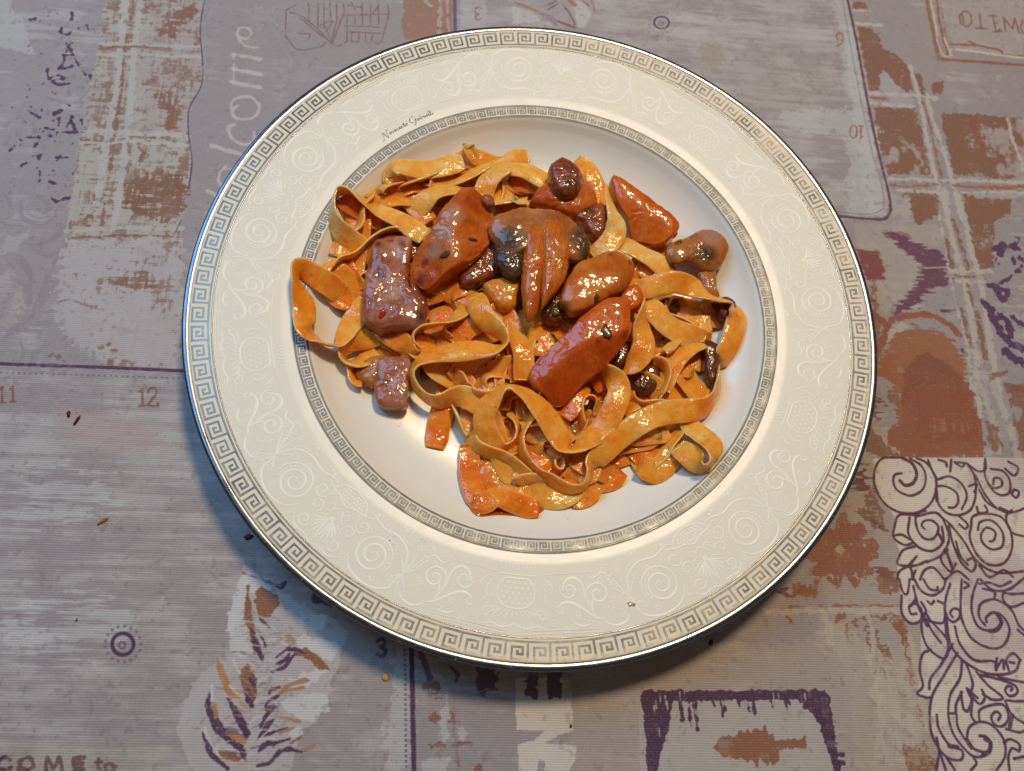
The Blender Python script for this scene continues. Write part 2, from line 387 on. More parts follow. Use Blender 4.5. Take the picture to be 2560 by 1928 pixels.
for i in range(60):
    x, y = rr.normal(430, 170), rr.uniform(20, 1650); r = rr.uniform(3, 7)
    if x < 760: stroke(T('R00', [(x, y), (x + rr.uniform(-14, 14), y + rr.uniform(-14, 14))]), rr.uniform(1.5, 4), PURPLE, .7, rough=1.2)

# left: grey damask, very faint
DK = (150, 140, 146)
for s, w in (([(0, 0), (60, 60), (70, 180), (0, 230)], 12), ([(160, 80), (180, 210), (330, 260), (450, 210), (480, 110)], 12), ([(200, 60), (230, 170), (330, 210), (420, 170)], 6),
             ([(340, 60), (400, 90), (400, 140), (350, 170)], 16), ([(0, 300), (120, 270), (180, 280)], 10), ([(160, 420), (300, 440), (470, 380), (530, 330)], 10), ([(260, 470), (400, 540), (500, 470)], 14),
             ([(40, 520), (180, 560), (240, 700), (240, 900), (180, 1080), (80, 1180), (0, 1270)], 10), ([(530, 560), (420, 640), (370, 800), (280, 1000), (140, 1150), (0, 1290)], 12),
             ([(470, 760), (380, 880), (300, 1020), (150, 1160)], 10), ([(60, 700), (140, 790), (230, 810)], 16), ([(80, 800), (150, 840), (240, 840)], 10), ([(440, 1010), (300, 1060), (160, 1150), (60, 1240)], 8),
             ([(430, 1110), (340, 1130), (200, 1140)], 14), ([(180, 1200), (300, 1190), (320, 1250), (280, 1240)], 9), ([(0, 880), (40, 980), (20, 1080)], 16), ([(160, 1270), (180, 1380), (150, 1480)], 8),
             ([(400, 1310), (280, 1400), (250, 1470)], 8), ([(0, 640), (60, 620), (90, 660)], 14), ([(100, 560), (200, 640), (260, 740)], 14), ([(480, 270), (520, 300), (440, 400)], 20), ([(500, 470), (440, 600), (380, 700)], 8)):
    stroke(smooth(T('R01', s), 6), w, DK, .62, rough=1.5, taper=True)
fill(T('R01', [(0, 560), (120, 700), (200, 900), (180, 1050), (60, 1150), (0, 1180)]), (188, 176, 172), .35, 10)
fill(T('R01', [(0, 380), (230, 320), (220, 380), (60, 520), (0, 540)]), (190, 190, 188), .5, 8)

# left rust plaid strip
strip = tx([(268, -40), (255, 0), (245, 110), (215, 240), (205, 300), (185, 420), (160, 560), (150, 700), (250, 920), (452, 925), (452, 640), (450, 560), (462, 500), (478, 400), (470, 340), (470, 270), (500, 210), (503, 150), (497, 60), (510, -40)])
fill(strip, (186, 180, 170), .9, 4)
fill(strip, (176, 162, 160), .6, 4, wear=(.55, N_blot)); fill(strip, RUST, .7, 4, wear=(.66, N2)); fill(strip, (150, 128, 116), .55, 3, wear=(.66, N_weave))
for q in ([(410, 30), (480, 0), (500, 25), (440, 60), (440, 90), (395, 80)], [(380, 220), (450, 235), (440, 270), (420, 275), (390, 260)], [(300, 450), (380, 430), (460, 440), (470, 500), (420, 560), (300, 520)], [(400, 450), (455, 430), (470, 470), (440, 510), (400, 500)],
          [(310, 500), (370, 480), (390, 530), (320, 530)], [(350, 360), (370, 390), (350, 410), (345, 380)], [(340, 610), (420, 640), (410, 655), (340, 645)], [(280, 700), (330, 670), (390, 690), (380, 720), (300, 730)], [(205, 530), (225, 530), (220, 575), (204, 570)],
          [(450, 280), (440, 330), (400, 320), (420, 250)]):
    fill(tx(q), RUST, .85, 12, wear=(.28, N_weave))
fill(tx([(155, 610), (240, 600), (450, 590), (452, 920), (250, 905), (130, 800)]), (188, 182, 184), .85, 22)
fill(tx([(160, 610), (440, 600), (450, 780), (200, 760)]), RUST, .55, 10, wear=(.74, N2)); fill(tx([(280, 700), (340, 665), (390, 690), (380, 720), (300, 730)]), RUST, .7, 12, wear=(.35, N_weave))
def stripe(pts, w, gap=None):
    P = smooth(tx(pts), 6)
    stroke(P, w, (192, 188, 182), .95, rough=3)
    stroke(P, w * .8, (176, 168, 164), .35, rough=2, wear=.9)
def core(pts, w=6): stroke(smooth(tx(pts), 5), w, RUST, .85, rough=3, wear=.62)
stripe([(312, -20), (300, 100), (292, 200), (272, 300), (252, 420), (240, 500)], 20); stripe([(350, -20), (332, 110), (325, 220), (315, 330), (300, 440), (282, 560)], 18)
core([(332, -10), (318, 70), (308, 120), (300, 220), (288, 300), (276, 400), (262, 480), (245, 600)], 7)
stripe([(248, 106), (330, 108), (500, 112)], 12); stripe([(240, 132), (330, 132), (500, 136)], 12); core([(246, 118), (330, 112), (425, 118)], 9)
stripe([(208, 325), (330, 330), (470, 338)], 12); stripe([(200, 355), (330, 352), (470, 362)], 12); core([(205, 348), (280, 350), (330, 342), (440, 345)], 4)
stripe([(160, 575), (300, 568), (450, 570)], 12); stripe([(160, 600), (300, 600), (450, 600)], 10); core([(170, 592), (300, 586), (430, 588)], 5)
for s in ([(512, -20), (497, 60), (503, 150), (500, 210), (470, 270), (470, 340), (478, 400), (470, 470)],): stroke(smooth(tx(s), 6), 3.2, PURPLE, .9)
stroke(T('R01', [(1500, 350), (1560, 230)]), 3, PURPLE, .6); stroke(smooth(T('R01', [(500, 940), (600, 920), (700, 960), (860, 1010)]), 5), 3, (120, 100, 110), .6, rough=2)
for q in ([(405, 1400), (520, 1390), (530, 1470), (420, 1440)], [(800, 1320), (1000, 1300), (990, 1360), (820, 1350)], [(900, 1430), (1130, 1440), (1100, 1490), (920, 1480)]):
    fill(T('R01', q), RUST, .7, 8, wear=(.5, N_fine))
# "welcome" in white along the brown-grey panel
fill(tx([(512, -30), (640, -30), (1000, -30), (1003, 90), (640, 330), (540, 470), (460, 640), (452, 600), (480, 420), (470, 300), (505, 200), (500, 60)]), (160, 150, 150), .55, 5)
WHT = (206, 200, 194)
for s, w in (([(2050, 290), (2110, 310), (2160, 270), (2130, 220), (2060, 215), (2040, 260), (2070, 340), (2130, 380), (2212, 385)], 8),
             ([(2010, 450), (2240, 490)], 13), ([(2000, 575), (2240, 620)], 13), ([(1990, 690), (2240, 740)], 13), ([(2010, 450), (2010, 690)], 3),
             ([(2040, 900), (2000, 940), (2020, 1000), (2110, 1020), (2200, 990), (2230, 900), (2170, 830), (2080, 820), (2000, 860), (1990, 920)], 9),
             ([(2010, 1070), (1970, 1090), (1980, 1160), (2040, 1220), (2130, 1240), (2190, 1200), (2190, 1130)], 9), ([(1820, 1250), (2080, 1330)], 13),
             ([(1940, 1440), (1900, 1470), (1880, 1540), (1920, 1620)], 9), ([(1780, 1640), (1900, 1700)], 11)):
    stroke(smooth(T('R00', s), 6), w, WHT, .75, rough=1.5)
# purple rule and dots, day numbers of the lower calendar
stroke(tx([(-60, 906), (0, 908), (240, 916), (470, 925)]), 8.5, PURPLE, .95, rough=.6)
stroke(tx([(-60, 929), (0, 930), (240, 937), (470, 944)]), 5.2, (112, 98, 116), .85, dots=14.2)
def digits(txt, ox, oy, h, color, w, rot=0.0, serif=True):
    """plain serif numerals drawn from strokes; box 0..0.6 wide, 0..1 high, y down"""
    G = {'1': [[(.12, .2), (.3, .04), (.3, .96)], [(.14, .97), (.46, .97)]], '2': [[(.06, .25), (.12, .06), (.36, .0), (.52, .14), (.48, .38), (.2, .72), (.04, .96), (.56, .96), (.58, .84)]],
         '3': [[(.08, .14), (.3, .0), (.5, .12), (.46, .36), (.26, .46), (.52, .58), (.54, .84), (.3, 1.0), (.06, .88)]], '6': [[(.5, .04), (.2, .2), (.06, .6), (.16, .94), (.4, .98), (.56, .74), (.42, .48), (.16, .52)]],
         '0': [[(.3, 0), (.08, .2), (.06, .75), (.28, 1), (.5, .8), (.54, .25), (.3, 0)]]}
    c, s = math.cos(rot), math.sin(rot); x = 0.0
    for ch in txt:
        for g in G[ch]:
            P = [((x + a) * h, b * h) for a, b in g]
            P = [(ox + a * c - b * s, oy + a * s + b * c) for a, b in P]
            Q = tx(P); stroke(smooth(Q, 6) if ch != '1' else Q, w, color, .9, rough=1.0)
        x += .55 if ch == '1' else .72
digits('1', -12, 964, 42, RUST, 5); digits('1', 15, 962, 42, RUST, 5)
digits('12', 338, 968, 46, RUST, 5.5)
# dotted rings
def ring(cx, cy, r, rd, n, sx=1.0, sy=1.0):
    c = lambda rr_, ox=0, oy=0: tx([(cx + ox + math.cos(a) * rr_ * sx, cy + oy + math.sin(a) * rr_ * sy) for a in np.linspace(0, 6.2832, 40)])
    stroke(c(r), 8.5 * r / 29, PURPLE, .95); stroke(c(r * .30, -2, 3), 5 * r / 29, (120, 92, 100), .85)
    for k in range(n):
        a = k / n * 6.2832; stroke(tx([(cx + math.cos(a) * rd * sx, cy + math.sin(a) * rd * sy), (cx + math.cos(a) * rd * sx + .5, cy + math.sin(a) * rd * sy)]), 7 * r / 29, (126, 106, 122), .8)
ring(303, 1611, 27, 45, 17); ring(1654, 55, 18, 32, 17, 1.05, .85)
# COME to, bottom left
BR = (84, 44, 46)
for s in ([(60, 1570), (20, 1545), (-40, 1570), (-50, 1640), (0, 1660), (60, 1640)], [(205, 1545), (150, 1580), (145, 1640), (210, 1665), (265, 1630), (260, 1575), (205, 1545)], [(375, 1660), (385, 1550), (440, 1640), (495, 1550), (520, 1665)],
          [(710, 1550), (620, 1550), (625, 1640), (700, 1650)], [(622, 1600), (690, 1600)], [(625, 1640), (620, 1660), (710, 1660)], [(835, 1560), (830, 1640), (860, 1655)], [(805, 1590), (860, 1588)], [(930, 1600), (890, 1620), (900, 1665), (960, 1665), (980, 1630), (930, 1600)]):
    stroke(T('R03', s), 8.5, BR, .95, rough=1.5)
fill(T('R03', [(0, 1400), (300, 1420), (900, 1420), (1500, 1400), (1500, 1700), (0, 1700)]), (176, 164, 148), .35, 20)

# feather at the bottom
F = T('R13', [(20, -120), (240, 20), (330, 100), (420, 160), (760, 330), (930, 470), (870, 700), (790, 860), (770, 1050), (640, 1230), (520, 1320), (420, 1700), (-400, 1700), (-560, 1300), (-420, 900), (-300, 780), (-100, 600), (-90, 200)])
fill(F, (196, 188, 190), .8, 6)
LW = (212, 212, 214)
for q in ([(10, -60), (240, 0), (300, 120), (60, 120), (20, 300), (-20, 420), (-60, 480), (-130, 460), (-110, 250)], [(480, 480), (700, 520), (860, 560), (800, 730), (640, 650), (500, 560)], [(420, 870), (700, 740), (790, 770), (640, 900), (440, 960)],
          [(330, 1060), (560, 990), (760, 1000), (760, 1130), (560, 1240), (420, 1180), (340, 1120)], [(400, 1280), (520, 1290), (520, 1360), (420, 1380)], [(-110, 260), (-40, 300), (-60, 460), (-130, 460)], [(500, 300), (760, 320), (700, 440), (520, 380)]):
    fill(T('R13', q), LW, .85, 6)
fill(T('R13', [(110, 110), (200, 70), (330, 130), (320, 250), (250, 330), (180, 340), (130, 260)]), RUST2, .95, 5); fill(T('R13', [(470, 600), (560, 590), (680, 680), (780, 790), (680, 780), (560, 690), (460, 640)]), RUST2, .95, 4)
fill(T('R13', [(20, 760), (60, 720), (110, 800), (120, 1000), (60, 1040), (30, 900)]), RUST2, .8, 6, wear=(.25, N_weave)); fill(T('R13', [(330, 520), (430, 460), (480, 560), (380, 620)]), (176, 130, 100), .7, 7, wear=(.3, N_fine))
for s, w, c in (([(70, 320), (90, 480), (150, 610), (190, 710)], 13, PURPLE), ([(60, 60), (50, 260), (80, 420)], 10, RUST2), ([(160, 340), (200, 370), (245, 415)], 5, PURPLE), ([(165, 490), (200, 540), (215, 600)], 5, PURPLE),
             ([(300, 680), (400, 610), (470, 610), (560, 640)], 7, PURPLE), ([(285, 740), (370, 710), (420, 650)], 6, PURPLE), ([(265, 800), (370, 770), (430, 690), (480, 650)], 7, PURPLE), ([(240, 1000), (260, 960), (340, 940)], 7, PURPLE),
             ([(320, 1010), (400, 930), (540, 880), (600, 880)], 8, (176, 126, 92)), ([(330, 990), (420, 960), (540, 940)], 7, (176, 126, 92)), ([(210, 1110), (240, 1060), (330, 1010)], 7, PURPLE), ([(215, 1140), (250, 1110), (320, 1110)], 7, PURPLE),
             ([(170, 1290), (210, 1190), (280, 1130)], 8, PURPLE), ([(140, 1390), (220, 1290), (290, 1210)], 9, PURPLE), ([(180, 1370), (300, 1320), (400, 1290)], 6, PURPLE), ([(300, 1200), (420, 1210), (530, 1250)], 6, (176, 126, 92)), ([(150, 1500), (200, 1440), (300, 1420), (420, 1385)], 9, PURPLE),
             ([(140, 1620), (250, 1590), (330, 1500), (430, 1480), (530, 1500)], 10, PURPLE), ([(0, 1210), (60, 1340)], 12, PURPLE), ([(0, 1440), (30, 1520)], 10, PURPLE), ([(300, 60), (350, 70), (390, 20)], 10, PURPLE), ([(0, -60), (280, 40), (340, 60)], 5, (160, 110, 100)), ([(60, 1060), (100, 1100)], 9, PURPLE), ([(40, 760), (120, 900), (95, 1100)], 8, (110, 58, 60)), ([(430, 1420), (500, 1380), (530, 1350)], 5, RUST2), ([(460, 1290), (330, 1330)], 5, (176, 126, 92)),
             ([(550, 1490), (640, 1440)], 5, (176, 126, 92))):
    stroke(smooth(T('R13', s), 6), w, c, .92, rough=1.6, taper=True)
for s, w, c in (([(2130, 120), (2140, 300), (2160, 450), (2190, 650)], 16, RUST2), ([(2160, 440), (2200, 560), (2212, 640)], 10, PURPLE), ([(1865, 690), (1900, 790), (1940, 900), (1980, 980), (2080, 1060)], 13, (186, 130, 84)), ([(2110, 780), (2130, 900), (2160, 1000)], 26, RUST2), ([(2160, 860), (2190, 920)], 9, PURPLE),
             ([(2130, 980), (2165, 1100)], 9, PURPLE), ([(1800, 975), (1790, 1090), (1830, 1200), (1900, 1310), (2000, 1400), (2080, 1470), (2095, 1540)], 17, PURPLE), ([(1960, 1040), (2040, 1180), (2110, 1310), (2130, 1370)], 14, PURPLE), ([(1755, 1340), (1790, 1430), (1850, 1540), (1960, 1640)], 13, PURPLE), ([(1840, 1080), (1860, 1180)], 9, (176, 130, 90)),
             ([(1960, 1330), (2060, 1380), (2100, 1420)], 16, (184, 134, 92)), ([(1900, 1500), (2000, 1540), (2060, 1560)], 16, RUST2), ([(1820, 930), (1830, 1050)], 5, (214, 210, 210)), ([(1760, 1290), (1800, 1400), (1900, 1560)], 6, (214, 210, 210)), ([(1980, 930), (2060, 1000)], 6, (214, 210, 210)), ([(2010, 700), (2060, 820)], 6, (214, 210, 210)), ([(1990, 1010), (2070, 1060), (2150, 1130)], 9, (196, 150, 120))):
    stroke(smooth(T('R03', s), 6), w, c, .92, rough=1.8, taper=True)
fill(T('R03', [(1960, 540), (2060, 320), (2140, 420), (2180, 640), (2080, 700), (1980, 640)]), (206, 208, 208), .8, 5)
fill(T('R03', [(1750, 860), (1840, 800), (1780, 1100), (1620, 1300), (1500, 1200)]), (190, 190, 196), .45, 20)
rf_ = random.Random(8)
for k in range(46):
    t = k / 45; sx, sy = 185 - 150 * t, 350 + 1300 * t; side = 1 if k % 2 else -1; ln = rf_.uniform(120, 330)
    s = [(sx, sy), (sx + side * ln * .5, sy - rf_.uniform(20, 70)), (sx + side * ln, sy - rf_.uniform(-20, 60))]
    stroke(smooth(T('R13', s), 5), rf_.uniform(2.2, 4.0), rf_.choice([(150, 128, 132), (184, 140, 112), (112, 84, 112), (214, 210, 210)]), .6, rough=1.5, taper=True)
# purple rule, dots, 3, block letter, wheat blots
fill(T('R13', [(1290, 700), (1480, 620), (1480, 1700), (1260, 1700), (1200, 1400), (1330, 1100), (1370, 900)]), (204, 204, 206), .55, 20)
stroke(tx([(1026, 1560), (1029, 1700), (1034, 1960)]), 10.5, PURPLE, .97, rough=.6); stroke(tx([(1009, 1590), (1012, 1700), (1014, 1960)]), 6.0, (112, 96, 116), .9, dots=11)
digits('3', 938, 1598, 44, (74, 66, 90), 8)
for q in ([(1600, 880), (1700, 860), (1740, 940), (1730, 1030), (1620, 1040), (1590, 960)], [(1640, 1170), (1720, 1190), (1720, 1260), (1660, 1260)], [(1820, 1140), (1860, 1140), (1870, 1240), (1830, 1250)], [(1640, 1420), (1780, 1400), (1790, 1470), (1640, 1470)], [(1840, 1420), (1920, 1380), (2010, 1420), (1990, 1460), (1850, 1460)], [(2060, 960), (2130, 980), (2130, 1060), (2080, 1030)], [(2000, 1620), (2090, 1610), (2080, 1700), (2000, 1700)], [(1860, 1550), (1890, 1550), (1890, 1630), (1860, 1600)]):
    fill(T('R13', q), RUST, .85, 9, wear=(.25, N_weave))
for q in ([(1740, 1100), (1800, 1080), (1830, 1380), (1720, 1390)], [(1880, 1260), (1970, 1380), (1890, 1400)], [(1560, 1560), (1800, 1540), (1790, 1700), (1570, 1700)], [(1750, 940), (1800, 920), (1800, 1100)]): fill(T('R13', q), (204, 202, 206), .6, 8)
stroke(smooth(T('R13', [(1830, 940), (1850, 1050), (1840, 1180), (1850, 1350), (1880, 1560), (1880, 1700)]), 5), 4, (140, 110, 110), .5, rough=2)
fill(T('R23', [(160, 860), (640, 860), (670, 1320), (560, 1350), (420, 1420), (690, 1440), (690, 1550), (620, 1700), (420, 1700), (420, 1570), (370, 1560), (360, 1700), (200, 1700), (190, 1440), (330, 1400), (430, 1310), (180, 1310)]), (218, 210, 200), .95, 2)
for q in ([(270, 780), (360, 780), (360, 1030), (260, 1020)], [(440, 780), (560, 780), (560, 1040), (450, 1030)]): fill(T('R23', q), (96, 70, 84), .85, 6)
fill(T('R13', [(2030, 760), (2212, 760), (2212, 980), (2040, 950)]), (90, 62, 76), .8, 8)
stroke(T('R13', [(1560, 640), (1600, 760), (1640, 860)]), 12, (84, 60, 90), .7, rough=2); stroke(T('R13', [(1820, 760), (1880, 820), (1860, 880)]), 8, (70, 66, 90), .8, rough=2)
fill(T('R13', [(620, 110), (760, 90), (800, 220), (600, 220)]), (70, 50, 66), .85, 6)
# stamp with fir
fill(tx([(1400, 1620), (2400, 1600), (2400, 1960), (1440, 1960)]), (182, 168, 154), .55, 16)
fill(tx([(1604, 1960), (1600, 1900), (1598, 1800), (1603, 1740), (1612, 1728), (1850, 1727), (2066, 1726), (2078, 1740), (2092, 1850), (2112, 1960)]), (186, 180, 176), .8)
edge = [(1624, 1960), (1603, 1740), (1612, 1728), (1850, 1727), (2066, 1726), (2078, 1738), (2090, 1840), (2112, 1960), (2098, 1960), (2080, 1900), (2062, 1850), (2052, 1812), (2040, 1795), (2022, 1770), (1990, 1748), (1960, 1752), (1850, 1752), (1760, 1752), (1730, 1758), (1688, 1752), (1680, 1780), (1672, 1830), (1655, 1870), (1640, 1960)]
fill(tx(edge), PURPLE, .97, 3.5)
for x, y0, y1 in ((1722, 1740, 1815), (1738, 1740, 1825), (1732, 1740, 1790), (1802, 1745, 1790), (1808, 1745, 1775), (1868, 1740, 1780), (1845, 1745, 1770), (1928, 1745, 1768), (1965, 1745, 1778), (1972, 1745, 1764), (2010, 1745, 1770), (1780, 1745, 1765), (1700, 1745, 1800), (1884, 1745, 1790)):
    stroke(tx([(x, y0), (x + 3, (y0 + y1) / 2), (x + 6, y1)]), 6, PURPLE, .95, rough=2.5, taper=True)
for x, y in ((1650, 1745), (1640, 1760), (1664, 1750), (1668, 1762), (1700, 1740), (1712, 1738), (1935, 1742), (1948, 1742), (2015, 1742), (1636, 1775), (1648, 1830)):
    stroke(tx([(x, y - 8), (x + 2, y + 12)]), 2.6, (190, 184, 180), .9, rough=1)
for y, x0 in ((1800, 2062), (1812, 2058), (1826, 2062), (1840, 2066), (1856, 2070), (1885, 2086), (1905, 2088)): stroke(tx([(x0, y), (x0 + 24, y + 5)]), 6, PURPLE, .95, rough=3)
fir = [(1782, 1870), (1800, 1850), (1820, 1838), (1838, 1845), (1845, 1828), (1862, 1838), (1868, 1824), (1884, 1836), (1890, 1815), (1903, 1832), (1915, 1812), (1925, 1838), (1938, 1838), (1938, 1850), (2008, 1848), (2014, 1838), (2016, 1870), (2010, 1874), (1945, 1872), (1948, 1905), (1938, 1918), (1925, 1905), (1915, 1915), (1905, 1898), (1892, 1920), (1880, 1900), (1868, 1912), (1858, 1896), (1840, 1905), (1826, 1888), (1808, 1890)]
fill(tx(fir), RUST2, .95, 5)
# right: plaid, snowflake
fill(tx([(2180, 1060), (2260, 1100), (2330, 1500), (2380, 1960), (2150, 1960), (2120, 1700), (2060, 1450), (2090, 1400)]), (186, 174, 160), .5, 10)
R33 = lambda pts, **k: fill(T('R33', pts), RUST2, .88, 9, **k)
for q in ([(590, 320), (690, 300), (700, 350), (600, 370)], [(670, 400), (720, 380), (730, 480), (700, 520), (660, 470)], [(840, 330), (870, 330), (920, 600), (910, 690), (890, 600)], [(950, 420), (980, 420), (1000, 560), (1060, 560), (1090, 680), (1020, 690), (970, 580)], [(1060, 370), (1200, 350), (1215, 520), (1170, 480), (1110, 420)],
          [(1190, 500), (1220, 500), (1290, 910), (1260, 910)], [(910, 300), (1190, 300), (1200, 330), (930, 340)], [(740, 380), (820, 320), (830, 420), (770, 400)], [(1310, 1080), (1330, 1080), (1370, 1270), (1350, 1270)], [(180, 220), (230, 230), (220, 260), (170, 260)], [(190, 320), (230, 330), (210, 410), (190, 400)],
          [(1190, 1430), (1270, 1470), (1400, 1430), (1470, 1680), (1230, 1680), (1180, 1540)], [(1000, 750), (1030, 760), (1060, 870), (1040, 870)], [(920, 690), (940, 700), (965, 910), (945, 910)]): R33(q, wear=(.22, N_weave))
stroke(smooth(T('R33', [(200, 240), (500, 232), (900, 232), (1170, 232)]), 4), 5, RUST2, .8, rough=2.5, wear=.55)
for s, w in (([(0, 280), (500, 270), (1170, 270)], 13), ([(500, 280), (540, 420), (560, 560)], 22), ([(780, 310), (900, 330), (960, 900), (1010, 1240)], 8), ([(940, 1000), (1200, 1200), (1300, 1300)], 30), ([(1250, 480), (1340, 900), (1400, 1300)], 12), ([(880, 620), (960, 960)], 10)):
    stroke(smooth(T('R33', s), 5), w, (198, 188, 172), .65, rough=4)
fill(T('R33', [(900, 600), (1280, 700), (1400, 1300), (1440, 1600), (900, 1600), (960, 1100)]), (198, 192, 184), .5, 10, wear=(.45, N_weave))
fill(T('R33', [(60, 350), (600, 300), (860, 600), (560, 700)]), (196, 186, 168), .35, 12, wear=(.5, N_blot))
snow = [(650, 1080), (700, 1090), (720, 1160), (760, 1190), (800, 1150), (870, 1190), (860, 1250), (830, 1300), (870, 1300), (940, 1290), (980, 1340), (960, 1400), (1000, 1450), (990, 1480), (920, 1480), (870, 1520), (930, 1540), (930, 1600), (880, 1650), (800, 1620), (760, 1600), (760, 1659), (700, 1640), (640, 1659), (580, 1640), (560, 1600), (520, 1630), (460, 1650), (400, 1620), (390, 1560), (440, 1530), (440, 1490), (340, 1490), (310, 1450), (400, 1400), (340, 1380), (380, 1330), (440, 1290), (430, 1240), (480, 1210), (540, 1230), (600, 1200), (600, 1120)]
fill(T('R32', snow), (154, 96, 74), .93, 8, wear=(.10, N_weave)); fill(T('R32', [(590, 1400), (640, 1350), (690, 1400), (650, 1450)]), (184, 170, 158), .95, 2)
for q in ([(740, 860), (780, 700), (840, 740), (900, 760), (920, 820), (860, 890)], [(940, 30), (1000, 60), (1000, 130), (960, 250), (920, 270)], [(830, 650), (880, 700), (860, 750), (790, 740)]): fill(T('R32', q), (104, 60, 80), .85, 12, 'h', wear=(.12, N_fine))
for q in ([(840, 900), (940, 900), (1010, 1050), (1030, 1240), (960, 1240), (900, 1150), (770, 1060), (850, 1000)], [(880, 300), (1000, 440), (1130, 560), (1190, 600), (960, 600), (860, 520)], [(1060, 0), (1150, 60), (1230, 160), (1160, 250), (1100, 230), (1130, 160), (1070, 80)], [(560, 0), (640, 0), (640, 60), (600, 80)]): fill(T('R32', q), RUST, .85, 9, wear=(.2, N_weave))
for q in ([(960, 1540), (1080, 1560), (1120, 1659), (1000, 1659)], [(920, 860), (960, 890), (950, 920)], [(885, 1150), (940, 1150), (930, 1180)], [(980, 1190), (1030, 1190), (1020, 1240)], [(640, 1015), (740, 1015), (740, 1030), (640, 1030)]): fill(T('R32', q), (120, 64, 60), .8, 7, 'h')
for q in ([(230, 20), (290, 0), (300, 130), (200, 150)], [(270, 60), (440, 70), (440, 150), (280, 150)], [(530, -20), (650, -20), (650, 60), (600, 80)], [(700, -20), (820, -20), (800, 60), (760, 90)], [(950, -20), (1140, -20), (1150, 130), (980, 130)], [(400, 0), (470, 0), (460, 60), (380, 70)]): R33(q, wear=(.15, N_weave))
fill(T('R33', [(90, 80), (190, 75), (200, 130), (120, 130)]), (96, 52, 66), .8, 8, 'h')
# the big red-orange pear and brown block
pear = [(1040, 1300), (1100, 1200), (1180, 1150), (1290, 1110), (1400, 1150), (1560, 1170), (1640, 1280), (1710, 1400), (1760, 1700), (1770, 2200), (1190, 2200), (1120, 1700), (1060, 1560), (960, 1540), (950, 1400)]
fill(T('R31', pear), (160, 98, 62), .95, 9, 'h')
fill(T('R31', [(1290, 1400), (1400, 1350), (1500, 1400), (1620, 1480), (1700, 1560), (1790, 1700), (1900, 2150), (1300, 2250), (1190, 1800), (1200, 1500)]), (140, 80, 54), .9, 8)
fill(T('R32', [(1300, -30), (1780, -30), (1870, 400), (1900, 600), (1180, 600), (1080, 480), (1060, 380), (1180, 260), (1180, 200)]), (154, 92, 66), .93, 10)
fill(T('R32', [(1300, 0), (1760, 0), (1850, 400), (1700, 480), (1380, 460), (1290, 200)]), (150, 78, 52), .7, 10, wear=(.2, N2))
for s, w in (([(1050, 1130), (1100, 1060), (1220, 1030), (1400, 1020), (1500, 1050), (1600, 1120), (1680, 1200)], 18), ([(920, 1010), (1000, 1060), (1050, 1150), (990, 1300), (930, 1400)], 24)):
    stroke(smooth(T('R31', s), 6), w, (150, 86, 60), .92, rough=3)
fill(T('R31', [(1050, 1160), (1180, 1080), (1240, 1110), (1100, 1200), (1060, 1290)]), (190, 178, 164), .9, 5)
fill(T('R31', [(940, 600), (1000, 1200), (960, 1500), (920, 900)]), (142, 80, 60), .7, 10)
# zig-zag purple border and rust block
zz = [(1010, 310), (1080, 295), (1200, 305), (1260, 380), (1330, 390), (1400, 440), (1530, 460), (1560, 600), (1590, 770), (1480, 770), (1420, 810), (1360, 860), (1300, 950), (1230, 990), (1150, 1010), (1060, 1020), (1150, 970), (1170, 900), (1230, 840), (1300, 740), (1360, 680), (1370, 620), (1370, 600), (1310, 540), (1250, 500), (1210, 460), (1130, 410), (1080, 350)]
fill(T('R31', zz), (106, 62, 86), .95, 10, 'h'); stroke(T('R31', [(1370, 612), (1570, 606)]), 4.5, (196, 184, 182), .9)
fill(T('R31', [(790, 450), (990, 455), (990, 570), (1010, 600), (1040, 720), (870, 720), (800, 560)]), (134, 66, 62), .95, 5, 'h'); stroke(T('R31', [(1000, 595), (1080, 592)]), 4, (134, 66, 62), .9)
fill(T('R31', [(1530, 975), (1640, 975), (1630, 1010), (1530, 1010)]), (94, 52, 70), .9, 6, 'h'); fill(T('R31', [(900, 890), (960, 890), (920, 910)]), (94, 52, 60), .8, 3); fill(T('R31', [(1690, 1310), (1725, 1310), (1720, 1360), (1690, 1350)]), (94, 52, 60), .9, 4)
fill(T('R31', [(750, 220), (1500, 240), (1560, 440), (1300, 380), (1080, 290), (1000, 320), (1130, 420), (1370, 600), (1200, 850), (1050, 1010), (920, 860), (1040, 720), (990, 460), (800, 450)]), (186, 172, 156), .45, 4)
# right: rust plaid with double white stripes
stripP = tx([(2148, 60), (2190, 0), (2175, -40), (2130, -40)])
for q in ([(735, 0), (840, 0), (880, 60), (750, 60)], [(785, 225), (900, 225), (960, 280), (1000, 400), (1120, 460), (1230, 550), (1260, 770), (1200, 770), (1100, 700), (1000, 580), (970, 760), (890, 760)], [(930, 900), (1290, 920), (1360, 1130), (1420, 1490), (1200, 1480), (1060, 1490), (1000, 1300), (950, 1100)],
          [(1510, 960), (2070, 990), (2212, 1000), (2250, 1520), (2030, 1530), (1620, 1490), (1560, 1200)], [(1280, 620), (1330, 620), (1390, 800), (1340, 800)], [(1430, 800), (1440, 690), (1540, 690), (1500, 800)]):
    fill(T('R30', q), RUST, .93, 7, wear=(.12, N2))
fill(T('R30', [(970, 1100), (1280, 1200), (1400, 1480), (1060, 1500)]), (176, 170, 168), .8, 8, wear=(.55, N4)); fill(T('R30', [(1850, 990), (2300, 1000), (2300, 1530), (2020, 1520), (1900, 1250)]), (176, 170, 176), .75, 14, wear=(.42, N4))
fill(T('R30', [(1740, 1000), (1820, 1000), (1900, 1290), (1800, 1230)]), (150, 82, 62), .7, 6)
fill(T('R30', [(1000, 590), (1060, 640), (1130, 720), (1200, 780), (1290, 840), (1220, 900), (1100, 880), (1000, 760), (970, 640)]), (174, 170, 176), .85, 6)
